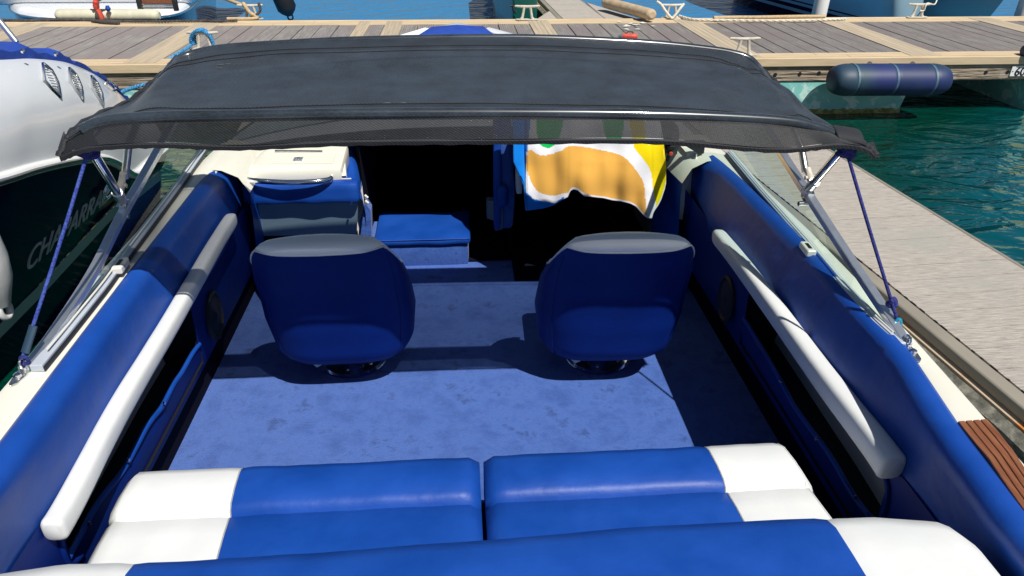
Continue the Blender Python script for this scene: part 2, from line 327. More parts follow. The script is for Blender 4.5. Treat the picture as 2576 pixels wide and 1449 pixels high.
# ================================================================ FINGER PONTOONS
def finger(name,pl0,dirn,wid,length,ztop,label,sideh=.42,slots=True):
    ang=math.atan2(-dirn.x,dirn.y)
    root=empty(name,(pl0.x,pl0.y,0),label,'pontoon'); mt=Matrix.Translation((pl0.x,pl0.y,0))@Matrix.Rotation(ang,4,'Z')
    mb=MB(); y=0
    while y<length:
        l=min(.145,length-y); mb.box((.005,y+.002,ztop-.03),(wid-.03,y+l-.002,ztop+random.uniform(-.0012,.0012)),mtx=mt); y+=.145
    mb.build('deck_boards','finger',root,smooth=False)
    mb=MB(); mb.box((-.075,0,ztop-.055),(0,length,ztop+.001),mtx=mt); mb.box((wid-.03,0,ztop-.10),(wid,length,ztop+.003),mtx=mt); mb.build('edge_rail','rail',root,smooth=False,bevel=.012)
    if slots:
        y=3.0
        while y<length-3.2:
            l=random.uniform(.012,.045); mb=MB(); mb.box((-.0025,y,ztop-.002),(.004,y+l,ztop+.0025),mtx=mt); mb.build('drain_slot','black',root,smooth=False)
            y+=random.uniform(.05,.09)
    mb=MB(); mb.box((-.098,0,ztop-.070),(-.060,length,ztop-.054),mtx=mt); mb.build('rusty_strip','rust',root,smooth=False)
    mb=MB(); rows=[]
    for i in range(int(length/.06)+1):
        y=i*.06; 
        def q(x,z): 
            v=mt@Vector((x,y,z)); k=mnoise.noise(v*7)*.012; return v+Vector((-k,0,0))
        rows.append([q(-.02,-.35),q(-.03,-.1),q(-.05,.20),q(-.10,ztop-.13),q(-.150,ztop-.098),q(-.150,ztop-.082),q(-.11,ztop-.066),q(-.068,ztop-.058),mt@Vector((wid-.02,y,ztop-.09)),mt@Vector((wid-.04,y,-.3))])
    mb.grid(rows,cap=False); mb.build('side_beam','lichen',root)
    return root,mt
dl=(Vector((2.015,3.358,0))-Vector((2.116,2.046,0))).normalized()
base=Vector((2.116,2.046,0))-dl*3.2
finger('finger_pontoon',base,dl,.80,(7.84-base.y)/dl.y,.47,'weathered narrow finger pontoon along the right side of the blue boat')
f2,_=finger('finger_pontoon',Vector((1.50,10.47,0)),Vector((-.03,1,0)).normalized(),.62,16,.49,'narrow grey finger pontoon leading away behind the main walkway',slots=False)
mb=MB()
for tri in (((1.49,10.46),(1.08,10.46),(1.49,11.6)),((2.12,10.46),(2.62,10.46),(2.10,12.2))):
    vs=[Vector((a,bb,.482)) for a,bb in tri]; vs+=[v-Vector((0,0,.06)) for v in vs]
    mb.add(vs,[(0,1,2),(3,5,4),(0,3,4,1),(1,4,5,2),(2,5,3,0)])
mb.build('gusset_plate','finger',f2,smooth=False)

# ================================================================ CLEATS
def make_cleat(name,loc,label,rot=0,sc=1):
    root=empty(name,loc,label,'cleat','mooring cleats on the main walkway'); X=Vector(loc); mt=Matrix.Translation(X)@Matrix.Rotation(rot,4,'Z')@Matrix.Scale(sc,4)
    mb=MB()
    mb.tube([mt@Vector((x,0,z)) for x,z in ((-.165,.170),(-.15,.172),(-.08,.166),(0,.164),(.08,.166),(.15,.172),(.165,.170))],[.008,.014,.018,.019,.018,.014,.008],10)
    mb.build('horn','cleat',root)
    for s in (-1,1):
        mb=MB(); mb.tube([mt@Vector((s*x,0,z)) for x,z in ((.04,.160),(.05,.10),(.062,.03),(.075,.008))],[.018,.017,.019,.026],10); mb.build('leg','cleat',root)
    mb=MB(); vs=[]
    for z in (0,.012):
        vs.append([mt@Vector((.15*math.copysign(abs(math.cos(a))**.6,math.cos(a)),.045*math.copysign(abs(math.sin(a))**.6,math.sin(a)),z)) for a in crng(0,2*math.pi*15/16,16)])
    mb.grid(vs,closed=True,cap=True); mb.build('base_plate','cleat',root,bevel=.003)
    return root
def ground(px,py,z=.5): q=P(px,py,Z=z); return (q.x,q.y,z)
cl=[ ((1868,139),'cream mooring cleat on the near edge of the walkway, right of the canopy'),
     ((634,48),'cream cleat on the far walkway edge wrapped with tan and dark rope'),
     ((1326,50),'bare grey cleat on the far walkway edge, in front of the dark green hull'),
     ((1688,46),'cleat on the far walkway edge with white rope tied round its legs'),
     ((2306,44),'cream cleat on the far walkway edge holding a thin white upright line'),
     ((517,124),'cleat on the near walkway edge under a loop of bright blue rope')]
CL=[]
for i,((px,py),lab) in enumerate(cl):
    g=ground(px,py,.507); 
    CL.append(make_cleat('mooring_cleat',(g[0],g[1],.507),lab,rot=0,sc=1.05))
# ropes
def rope(name,pts,r,m,label,cat='rope',parent=None,seg=10,n=8):
    mb=MB(); pp=smoothpts(pts,n); mb.tube(pp,r,seg); o=mb.build(name,m,parent)
    if label: tag(o,label,cat)
    return o
def laid(name,pts,r,m,label=None,n=14,turns=9,parent=None):
    """three strand twisted rope"""
    pp=smoothpts(pts,n); mb=MB(); up=None; fr=[]
    for i,q in enumerate(pp):
        t=(pp[min(i+1,len(pp)-1)]-pp[max(i-1,0)]).normalized()
        if up is None: up=Vector((0,0,1)) if abs(t.z)<.9 else Vector((1,0,0))
        s_=t.cross(up).normalized(); up=s_.cross(t).normalized(); fr.append((q,s_,up.copy()))
    for k in range(3):
        mb.tube([q+(s_*math.cos(2*math.pi*(k/3+turns*i/len(pp)))+u*math.sin(2*math.pi*(k/3+turns*i/len(pp))))*r*.5 for i,(q,s_,u) in enumerate(fr)],r*.56,7)
    o=mb.build(name,m,parent)
    if label: tag(o,label,'rope')
    return o
z5=.525
def G(px,py,z=z5): return P(px,py,Z=z)
c=Vector(CL[5].location)
mb=MB()
for k,(off,w_) in enumerate(((-.02,.105),(.018,.095),(.05,.085))):
    laid_pts=[c+Vector((w_*math.cos(a)*1.15-.02,off,.07+.135*math.sin(a))) for a in crng(-.15,math.pi+.15,11)]
    if k==0: ro=laid('mooring_rope',laid_pts+[c+Vector((-.17,-.12,.03)),c+Vector((-.30,-.5,-.05)),Vector(P(430,190,Y=7.6)),Vector(P(330,222,Y=7.0)),Vector(P(308,232,Y=6.5))],.019,'rope_cyan','bright blue mooring rope looped over a near cleat and running down past the white boat',turns=60)
    else: laid('rope_turn',laid_pts,.019,'rope_cyan',turns=9,parent=ro)
c=Vector(CL[1].location)
r1=rope('mooring_rope',[P(560,-6,Y=10.9),P(613,14,Y=10.6),c+Vector((-.07,-.03,.2)),c+Vector((0,-.07,.1)),c+Vector((.09,-.06,.03)),c+Vector((.02,-.1,.02)),c+Vector((-.12,-.11,.02)),c+Vector((-.3,-.1,.02))],.024,'rope_tan','tan sleeved mooring rope wrapped round the far left cleat')
rope('mooring_rope',[c+Vector((.13,-.02,.21)),c+Vector((.14,-.05,.12)),c+Vector((.06,-.06,.05)),c+Vector((.0,-.03,.03))],.018,'rope_black','short dark rope turned round the right horn of the far left cleat')
laid('mooring_rope',[G(238,52),G(300,53),G(400,54),G(500,52),G(560,53),G(596,51)],.019,'rope_black','dark rope lying along the far edge towards the tan rope',turns=50)
laid('mooring_rope',[G(2,50),G(70,52),G(130,50),G(200,50),G(240,52)],.022,'rope_black','dark twisted rope at the far left edge of the walkway ending in a flat eye',turns=40)
rope('rope_eye',[G(232,52),G(250,54),G(275,56),G(300,57)],[.02]+[.02]*8+[.034]*15+[.02],'rope_black','flat black spliced rope end beside the long cream dock fender',cat='rope end')
c=Vector(CL[3].location)
rope('mooring_rope',[c+Vector((.16,0,.19)),c+Vector((.1,-.04,.13)),c+Vector((.02,-.06,.03)),c+Vector((-.02,-.07,.02)),c+Vector((-.1,-.05,.1)),c+Vector((-.16,0,.18)),c+Vector((-.22,.03,.22))],.018,'rope_white','white rope tied round the legs of the far cleat beside the tan fender')
laid('mooring_rope',[c+Vector((.12,.02,.03)),G(1750,49),G(1850,51),G(1960,52),G(2060,50),G(2128,47)],.018,'rope_white','long white mooring rope lying along the far edge left of the white post',turns=60)
rope('rope_sleeve',[G(1795,45,.55),G(1850,44,.55),G(1900,44,.55),G(1960,43,.55),G(2020,42,.55),G(2075,42,.55)],.026,'rope_tan','pale tan padded rope sleeve lying on the far edge near the white post',cat='rope')
c=Vector(CL[4].location)
rope('mooring_rope',[P(2362,-20,Y=11.2),P(2352,10,Y=10.8),c+Vector((.1,0,.19)),c+Vector((.06,-.03,.1)),c+Vector((0,-.03,.1))],.010,'rope_white','thin white line rising from the far right cleat')
# fenders on the pontoon
def fender_box(name,p0,p1,rr,m,label,bandsn=3,flat=.85,drop=0,matb=None,bulge=.006):
    """long moulded dock fender between two points with pinched bands"""
    p0=Vector(p0);p1=Vector(p1); L_=(p1-p0).length; pts=[];rad=[]; n=60
    for i in range(n+1):
        s=i/n; e=min(s,1-s)*L_; rr_=rr*min(1,math.sqrt(max(0,1-(1-min(1,e/(rr*.9)))**2))*.45+.55) if e<rr*.9 else rr
        for k in range(bandsn):
            c_=(k+.5+(.0))/bandsn if bandsn>1 else .5
            d=abs(s-c_)*L_
            if d<.02: rr_-=rr*.05*(1-d/.02)
        pts.append(p0.lerp(p1,s)); rad.append(rr_)
    mb=MB(); mb.tube(pts,rad,24,sy=flat); return tag(mb.build(name,m),label,'fender')
fb=fender_box('dock_fender',P(2090,201,Y=7.60),P(2380,200,Y=7.60),.198,'fender_blue','big blue ribbed dock fender bolted under the walkway edge')
mb=MB()
for px in (2188,2296):
    c=P(px,161,Y=7.62); mb.tube([c+Vector((0,0,.0)),c+Vector((0,-.004,.004))],.03,12)
mb.build('fixing_recess','black',fb)
for s in (.167,.5,.833):
    q=P(lerp(2092,2380,s),200,Y=7.60); mb=MB(); mb.tube([q+Vector((d,0,0)) for d in (-.016,-.012,.012,.016)],[.186,.194,.194,.186],28,sy=.87); mb.build('strap','fender_band',fb)
fc=fender_box('dock_fender',P(142,38,Y=10.62),P(402,39,Y=10.62),.095,'fender_cream','long cream dock fender fixed along the far walkway edge, left',bandsn=6)
ft=fender_box('dock_fender',P(1522,6,Z=.6),P(1642,38,Z=.6),.085,'fender_tan','tan canvas wrapped fender lying beside the narrow far pontoon',bandsn=7,flat=.9)
fender_box('dock_fender',P(2574,128,Z=.55),P(2640,128,Z=.55),.09,'fender_blue','small piece of blue fender on the walkway at the right frame edge',bandsn=1)
# red canvas sleeve hook with round grey head
rp=empty('mooring_hook',tuple(G(258,56,.5)),'red wrapped mooring ring with a round grey rubber disc on the far left edge','mooring ring')
b0=G(258,55,.5); 
mb=MB(); mb.tube(smoothpts([b0,b0+Vector((0,0,.09)),b0+Vector((-.03,0,.18)),b0+Vector((-.01,0,.27))],5),[.05]*5+[.045]*5+[.058]*5+[.04],12,sy=.6); mb.build('red_sleeve','red',rp)
mb=MB(); cc=b0+Vector((0,.02,.36)); mb.tube([cc+Vector((0,-.02,0)),cc+Vector((0,-.015,0)),cc+Vector((0,.02,0))],[.095,.105,.105],24); mb.build('rubber_disc','plastic_grey',rp)
mb=MB(); mb.tube([cc+Vector((.055*math.cos(a)-.0,-.045,.055*math.sin(a)-.03)) for a in crng(-.6,3.7,12)],.014,8); mb.build('shackle','steel',rp)
mb=MB(); cc=b0+Vector((.10,.03,.13)); mb.tube([cc,cc+Vector((0,0,.03)),cc+Vector((0,0,.07))],[.02,.035,.02],12); mb.build('knob','vinyl_blue',rp)
# small red torch on the boards
g=G(1585,99,.5); to=empty('torch',tuple(g),'small red and grey torch lying on the walkway boards behind the canopy','torch')
a=g+Vector((-.10,0,.035)); d=Vector((1,-.12,0)).normalized()
mb=MB(); mb.tube([a+d*s for s in (.0,.02,.14,.17,.185)],[.030,.036,.038,.034,.02],16); mb.build('body','red',to)
mb=MB(); mb.tube([a-d*s for s in (.045,.02,.0)],[.014,.026,.03],14); mb.build('lens','plastic_grey',to)
mb=MB(); mb.tube([a+d*.05+Vector((0,0,.036)),a+d*.06+Vector((0,0,.055)),a+d*.12+Vector((0,0,.055)),a+d*.13+Vector((0,0,.036))],.007,8); mb.build('handle','black',to)
# berth number sign
sp=P(2541,183,Y=YN-.004); sg=empty('berth_number_sign',(sp.x+.13,YN-.004,.325),'white berth number sign reading 60 screwed to the walkway timber','sign')
mb=MB(); mb.box((sp.x,YN-.012,.268),(sp.x+.27,YN-.001,.385)); mb.build('plate','paint_white',sg,smooth=False,bevel=.004)
def text(body,name,m,parent,size,mtx,extr=.002,shear=0,off=0):
    cu=bpy.data.curves.new(name,'FONT'); cu.body=body; cu.size=size; cu.extrude=extr; cu.shear=shear; cu.offset=off; cu.resolution_u=4
    tmp=bpy.data.objects.new('tmp',cu); COL.objects.link(tmp); bpy.context.view_layer.update()
    dg=bpy.context.evaluated_depsgraph_get(); me=bpy.data.meshes.new_from_object(tmp.evaluated_get(dg)); bpy.data.objects.remove(tmp)
    me.transform(mtx); me.materials.clear(); return link(name,me,m,parent,smooth=False)
text('60','number','number_ink',sg,.13,Matrix.Translation((sp.x+.045,YN-.014,.278))@Matrix.Rotation(R_(90),4,'X'),off=.002)
mb=MB(); mb.tube([Vector((sp.x+.02,YN-.016,.325)),Vector((sp.x+.02,YN-.012,.325))],.006,8); mb.build('screw','number_ink',sg)
# white mooring pile beyond + right post
def pile(px0,px1,Y,label,lean):
    a=P((px0+px1)/2,48,Y=Y); rr=(P(px1,48,Y=Y)-P(px0,48,Y=Y)).length/2; root=empty('mooring_pile',(a.x,a.y,0),label,'pile')
    mb=MB(); mb.tube([Vector((a.x-lean*.4,a.y,-.5)),Vector((a.x,a.y,a.z)),Vector((a.x+lean*3,a.y,3))],rr,20); mb.build('post','paint_white',root)
    mb=MB(); mb.tube([Vector((a.x+lean*3,a.y,3)),Vector((a.x+lean*3,a.y,3.05)),Vector((a.x+lean*3,a.y,3.2))],[rr*1.15,rr*1.15,.02],20); mb.build('cap','paint_white',root)
pile(2040,2075,11.0,'white mooring pile standing behind the walkway, in front of the grey hull',.02)
pile(2552,2590,11.0,'white mooring pile at the top right corner',.02)

# ================================================================ NEIGHBOUR BOATS
# (a) navy boat at left, traced on its own side planes
nb=empty('motor_cruiser',(-3.2,3.5,0),'white and navy cruiser moored to the left, with chrome gill vents and raised letters','boat')
rub=[(-700,690),(-420,580),(-200,505),(0,450),(70,428),(140,411),(200,401),(255,399),(295,415),(322,436),(345,436),(375,408),(412,377)]
cov=[(-700,190),(-420,160),(-200,150),(0,146),(72,143),(150,150),(190,162),(235,183),(270,207),(300,233),(318,250),(334,263),(345,285)]
xr=lambda s:-2.03-.18*max(0,s-.45)
rows=[];n=len(rub)
RB=smoothpts([P(x,y,X=-2.03-.02*i) for i,(x,y) in enumerate(rub)],4); CV=smoothpts([P(x,y,X=-2.30-.012*i) for i,(x,y) in enumerate(cov)],4)
def bez(a,c,b_,n=8): return [a*(1-t)**2+c*2*t*(1-t)+b_*t*t for t in [i/n for i in range(n+1)]]
rows=[bez(b_,Vector((lerp(a.x,b_.x,.15)+.05,lerp(a.y,b_.y,.55),lerp(a.z,b_.z,.75)+.03)),a) for a,b_ in zip(RB,CV)]
mb=MB(); mb.grid(rows); tso=mb.build('topside','gelcoat_white',nb)
from mathutils.bvhtree import BVHTree
def bvh(o): return BVHTree.FromPolygons([v.co for v in o.data.vertices],[tuple(p_.vertices) for p_ in o.data.polygons])
TB=bvh(tso)
mb=MB(); mb.grid([[b_+Vector((.0,0,0)),b_+Vector((-.12,0,.03)),b_+Vector((-.5,0,.05)),Vector((-4.3,b_.y,b_.z+.05)),Vector((-4.6,b_.y,.5)),Vector((-4.5,b_.y,-.2))] for b_ in CV]); mb.build('deck','gelcoat_white',nb)
# moulded step line
mb=MB(); mb.tube([lerp(a,b_,.42)+Vector((.035,.0,.02)) for a,b_ in zip(RB[8:46],CV[8:46])],.02,8); mb.build('moulding','gelcoat_white',nb)
mb=MB(); mb.tube([q+Vector((.01,0,0)) for q in RB],.028,10); mb.build('rub_rail','paint_white',nb)
mb=MB(); mb.tube([q+Vector((.038,0,-.004)) for q in RB],.010,8,sy=1.3); mb.build('rail_insert','steel',nb)
st=[P(x,y,Z=.15) for x,y in ((-420,1230),(-200,1040),(0,836),(100,735),(200,628),(290,533),(360,478),(420,430))]
ST=smoothpts(st,8)
def near(Q,yv): return min(Q,key=lambda q:abs(q.y-yv))
hr=[]
for a in RB:
    yv=a.y; s_=interp(sorted([(q.y,q.x) for q in ST]),yv)
    k=Vector((s_,yv,.19)); hr.append([a+Vector((0,0,-.02)),lerp(a,k,.3)+Vector((.03,0,0)),lerp(a,k,.65)+Vector((.02,0,0)),k])
mb=MB(); mb.grid(hr); hso=mb.build('hull_side','navy_gel',nb); HB=bvh(hso)
mb=MB(); mb.grid([[rw[3]+Vector((.006,0,.0)),Vector((rw[3].x-.01,rw[3].y,.115))] for rw in hr]); mb.build('boot_stripe','hull_shade',nb)
mb=MB(); mb.grid([[Vector((rw[3].x-.012,rw[3].y,.115)),Vector((rw[3].x-.10,rw[3].y,-.2)),Vector((-3.2,rw[3].y,-.5))] for rw in hr]); mb.build('bottom','navy_gel',nb)
# transom closing + swim platform
e=hr[-1]; mb=MB(); q=[CV[-1],CV[-1]+Vector((-.12,0,.03)),Vector((-4.4,CV[-1].y,CV[-1].z)),Vector((-4.4,e[0].y,-.2)),e[3],e[2],e[1],e[0]]; mb.add(q,[tuple(range(8))]); mb.build('transom','gelcoat_white',nb)
# blue cockpit cover
CR=CV[:44]; mb=MB(); rows=[]
for i,q in enumerate(CR):
    k=.012*math.sin(i*1.3)+.012*math.sin(i*2.9); f_=max(0,min(1,(26-i)/14))
    rows.append([q+Vector((.014,0,-.012-.02*f_+k*.5)),q+Vector((.014,0,.012+.03*f_+k)),q+Vector((-.04,0,.022+.055*f_+k)),q+Vector((-.35,0,.02+.07*f_+k)),q+Vector((-1,.0,.02+.08*f_)),q+Vector((-1.9,.0,.04))])
mb.grid(rows); mb.build('cockpit_cover','canvas_blue',nb)
for px,py in ((52,128),(136,136)):
    mb=MB(); q=P(px,py,X=-2.27); mb.tube([q+Vector((.005,0,0)),q+Vector((.014,0,0)),q+Vector((.018,0,0))],[.012,.012,.006],10); mb.build('snap_stud','steel',nb)
a=P(-10,42,X=-2.5); b_=P(42,106,X=-2.42); mb=MB(); mb.tube([a+(a-b_)*2,a,b_],.016,10); mb.build('cover_pole','alu',nb)
# three chrome gill vents
def onside(px,py):
    d=(FW+RT*((px-CX)/FPX)-UP*((py-CY)/FPX)).normalized(); h=TB.ray_cast(CAM,d); return h[0] if h[0] else P(px,py,X=-2.2)
vents=[[(103,158),(107,205),(150,249),(145,212),(128,178)],[(170,170),(172,207),(205,253),(204,222),(190,190)],[(226,190),(228,222),(256,268),(256,240),(243,210)]]
for vt in vents:
    out_=[onside(*q) for q in vt]; cen=sum(out_,Vector())/len(out_); nrm=Vector((.86,-.1,.5)).normalized()
    ring=[q for a_,b2_ in zip(out_,out_[1:]+out_[:1]) for q in (a_,a_.lerp(b2_,.5)+(a_.lerp(b2_,.5)-cen)*.06)]
    mb=MB()
    mb.grid([[q+nrm*.004 for q in ring],[cen.lerp(q,.96)+nrm*.018 for q in ring],[cen.lerp(q,.8)+nrm*.016 for q in ring],[cen.lerp(q,.74)+nrm*.002 for q in ring]],closed=True); fr=mb.build('vent','steel',nb)
    mb=MB(); mb.add([cen.lerp(q,.76)+nrm*.003 for q in ring],[tuple(range(len(ring)))]); mb.build('vent_recess','rubber',fr,smooth=False)
    mb=MB(); up_,dn=out_[0],out_[2]
    for k in range(9):
        t_=.2+.68*k/9; q=up_.lerp(dn,t_); wdt=.40*math.sin(math.pi*(.12+.8*t_))
        l=cen.lerp(q,1)+ (out_[1]-cen)*wdt; r2=q+(out_[3]-cen)*wdt
        mb.tube([l+nrm*.012,r2+nrm*.014],.0042,6)
    mb.build('vent_slats','steel_worn',fr)
q=onside(275,216); mb=MB(); mb.tube([q+Vector((.02*math.cos(a)*.4,.045*math.cos(a),.032*math.sin(a)+.018*math.cos(a)*-1))+Vector((.012,0,0)) for a in crng(0,6.3,20)],.007,6); mb.build('hawse_ring','steel',nb)
# raised letters and emblem on navy side
A=P(34,690,X=-2.12); B=P(246,508,X=-2.17); dr=(B-A).normalized(); upv=(P(34,640,X=-2.08)-A); upv=(upv-dr*upv.dot(dr)).normalized(); nm=dr.cross(upv)
L0=(B-A).length
mt=Matrix((dr,upv,nm)).transposed().to_4x4(); mt.translation=A+Vector((.045,0,0))
tx=text('CHAPARRAL','raised_letters','alu_grey',nb,.165,Matrix.Identity(4),extr=.004,shear=.35)
wx=max(v.co.x for v in tx.data.vertices); tx.data.transform(Matrix.Diagonal((L0/wx,1,1,1)))
for v in tx.data.vertices:
    q=mt@Vector((v.co.x,v.co.y,0)); h=HB.ray_cast(CAM,(q-CAM).normalized())
    v.co=(h[0] if h[0] else q)+Vector((.004+v.co.z*.8,0,.0))
E0=HB.ray_cast(CAM,(P(262,478,X=-2.14)-CAM).normalized())[0]+Vector((.03,0,0)); mb=MB()
for rr,ph in ((.085,0),(.06,.4)): mb.tube([E0+dr*rr*1.2*math.cos(a)+upv*rr*.75*math.sin(a) for a in crng(ph,ph+5.2,22)],.005,6)
for k in (-1,0,1): mb.tube([E0+dr*(-.11)+upv*(.018*k-.03),E0+dr*.05+upv*(.018*k+.02)],.004,6)
mb.build('emblem','steel',nb)
# hanging white fender of the neighbour
fq=P(0,700,X=-1.80); fe=empty('boat_fender',tuple(fq),'white fender hanging on the navy side at the left frame edge','fender')
mb=MB(); ax=(P(18,792,X=-1.80)-P(-52,655,X=-1.80)); a=P(-52,655,X=-1.8)
mb.tube([a-ax*1.2,a-ax*.9,a-ax*.5,a,a+ax*.35,a+ax*.62,a+ax*.80],[.04,.085,.095,.093,.078,.05,.032],20); mb.build('body','vinyl_white',fe)
c=a+ax*.9; d1=ax.normalized(); d2=Vector((0,1,0)); mb=MB(); mb.tube([c+d1*.036*math.cos(t_)+d2*.03*math.sin(t_) for t_ in crng(0,6.28,18)],.013,10); mb.build('eye','vinyl_white',fe)

# (b) white and maroon boat, top left
bb_=empty('motorboat',(-4.5,12.5,0),'white boat with maroon hull moored stern-on beyond the walkway, top left','boat')
edge=[(20,-60),(24,-10),(26,12),(45,26),(100,36),(170,40),(240,42),(320,40),(400,34),(450,24),(480,8),(500,-12),(540,-60)]
E3=smoothpts([P(x,y,Z=.50) for x,y in edge],5); cen=sum(E3,Vector())/len(E3)
E3=[Vector((q.x,max(q.y,10.62),q.z)) for q in E3]
def ringz(z,s): return [Vector((lerp(cen.x,q.x,s),lerp(cen.y+1,q.y,s),z)) for q in E3]
mb=MB(); mb.grid([ringz(.43,1.0),ringz(.46,1.012),ringz(.50,1.0),ringz(.53,.97),ringz(.54,.90)]); mb.add(ringz(.54,.905),[tuple(range(len(E3)))]); mb.build('swim_platform','gelcoat_white',bb_)
mb=MB(); mb.tube(ringz(.455,1.015),.016,8); mb.build('rub_strip','steel',bb_)
mb=MB(); mb.grid([ringz(.44,.995),ringz(.25,.99),ringz(.0,.95),ringz(-.3,.9)]); mb.build('hull','maroon',bb_)
mb=MB(); c0=P(250,-8,Z=.56); mb.box((c0.x-2.0,11.9,.5),(c0.x+1.6,15.5,1.2)); mb.build('cabin_side','gelcoat_white',bb_,bevel=.15)
lad=MB(); 
for k in range(2): 
    a=P(352,12+k*7,Y=10.75); b_=P(438,12+k*7,Y=10.75); lad.tube([a,b_],.016,10)
ld_=lad.build('ladder','steel',bb_)
for px in (350,440): a=P(px,10,Y=10.72); mb=MB(); mb.box((a.x-.03,10.70,a.z-.09),(a.x+.03,10.76,a.z+.06)); mb.build('ladder_bracket','rubber',ld_,bevel=.01)
mb=MB(); a=P(350,3,Y=10.8); b_=P(440,3,Y=10.8); mb.box((a.x,10.8,a.z-.05),(b_.x,10.9,a.z+.02)); mb.build('ladder_hatch','teak',ld_)
# black fender hanging from a boat just out of frame
a=P(700,-30,Y=12.2); b_=P(730,40,Y=12.2)
fk=empty('boat_fender',tuple(b_),'long black fender hanging over the water, top left of centre','fender')
mb=MB(); d=(b_-a); mb.tube([a-d*.5,a-d*.45,a,a+d*.72,a+d*.86,b_-d*.02,b_],[.06,.13,.15,.15,.11,.05,.045],20); mb.build('body','rubber',fk)
mb=MB(); c=b_; mb.tube([c+Vector((.04*math.cos(t_),0,.04*math.sin(t_)-.02)) for t_ in crng(0,6.28,14)],.014,8); mb.build('eye','rubber',fk)
# (c) dark green boat behind the bare cleat
def blockboat(name,loc,label,secs,parts):
    root=empty(name,loc,label,'boat')
    for nm_,m_,rows_ in parts:
        mb=MB(); mb.grid(rows_,cap=True,closed=True); mb.build(nm_,m_,root,bevel=.02)
    return root
a=P(1286,20,Y=11.3).x; b2=P(1352,20,Y=11.3).x
gb=empty('workboat',(1.1,13,0),'dark green hull of a boat moored end-on beside the narrow far pontoon','boat')
rows=[]
for yv,x0,x1,zt in ((11.2,a+.02,b2-.02,1.0),(11.35,a,b2,1.05),(13,a-.15,b2,1.1),(16,a-.1,b2,1.2),(17.5,a+.3,b2-.2,1.3)):
    rows.append([(x0+.06,yv,-.2),(x0,yv,.3),(x0,yv,zt),(x1,yv,zt),(x1,yv,.3),(x1-.06,yv,-.2)])
mb=MB(); mb.grid(rows,closed=True,cap=True); mb.build('hull','green_hull',gb,smooth=False,bevel=.03)
mb=MB(); mb.box((a+.2,11.15,-.1),(b2-.1,11.21,.3)); mb.build('outboard_well','black',gb)
mb=MB(); mb.tube([P(1283,14,Y=11.15),P(1290,14,Y=11.15),P(1292,26,Y=11.15),P(1299,32,Y=11.15)],.018,8); mb.build('fender_hook','rubber',gb)
mb=MB(); mb.box((a,11.18,.33),(b2,11.2,.36)); mb.build('water_stripe','hull_grey',gb)
# (d) grey blue hull with navy stripes, top right
hb=empty('sailing_yacht',(7,13,0),'pale blue-grey hull with navy stripes moored behind the white pile','boat')
w0=P(1850,-6,Z=0.0); w1=P(2052,52,Z=0.0); dv=(w1-w0).normalized(); nv=Vector((dv.y,-dv.x,0))
def hullrows(zs,flare,ext0=1.5,ext1=9):
    out=[]
    for s in crng(-ext0,ext1,30):
        q=w0+dv*s; q.y=11.35+math.log(1+math.exp((q.y-11.35)*3))/3; cv=.10*(max(0,1.2-s))**2
        out.append([Vector((q.x,q.y,0))-nv*(cv)+nv*(-flare(z)) +Vector((0,0,z)) for z in zs])
    return out
if nv.y>0: nv=-nv
fl=lambda z:-.28*z
HR=hullrows([-.3,0,.06],fl); mb=MB(); mb.grid(HR); mb.build('bottom','navy_gel',hb)
for nm_,z0,z1,m_ in (('hull',.06,.12,'hull_grey'),('stripe',.12,.19,'navy_gel'),('hull_band',.19,.24,'hull_grey'),('pinstripe',.24,.265,'navy_gel'),('topside',.265,1.6,'hull_grey')):
    mb=MB(); mb.grid(hullrows([z0,(z0+z1)/2,z1],fl)); mb.build(nm_,m_,hb)
mb=MB(); mb.grid([[r_[0],r_[0]-nv*2.4] for r_ in hullrows([1.6],fl)]); mb.build('deck','gelcoat_white',hb)
q=P(1905,2,Z=.5); mt=Matrix((dv,Vector((0,0,1)),dv.cross(Vector((0,0,1))))).transposed().to_4x4()
q0=w0+dv*.72-nv*-.0+nv*(.28*.40+.02)+Vector((0,0,.40)); mt.translation=q0; text('FEL','hull_letters','navy_gel',hb,.20,mt,extr=.003,shear=.2)
# (e) pale boat with raked bow, top right corner
eb=empty('motorboat',(9.5,12.5,0),'grey-white hull with a raked bow in the top right corner','boat')
rows=[]
for s in crng(0,1,14):
    xk=lerp(9.0,7.2,s); wv=1.5*(1-s**2.2); zt=1.0+.5*s; zk=-.3+1.0*s**3
    yc=13.3+.2*s
    rows.append([(xk,yc-wv,zt),(xk,yc-wv*.98,zt-.25),(xk,yc-wv*.72,lerp(zk,zt,.35)),(xk,yc,zk),(xk,yc+wv,zt)])
mb=MB(); mb.grid(rows,closed=True,cap=True); mb.build('hull','hull_shade',eb)
mb=MB(); mb.tube([Vector(r_[0])+Vector((0,-.02,0)) for r_ in rows],.04,8); mb.build('rub_strip','rubber',eb)
a=P(2268,43,Y=10.9); b_=P(2305,26,Y=10.9)
# ================================================================ THE SPEEDBOAT
sb=empty('speedboat',(.05,2.5,0),'blue upholstered open speedboat in the foreground, seen from its stern','boat')
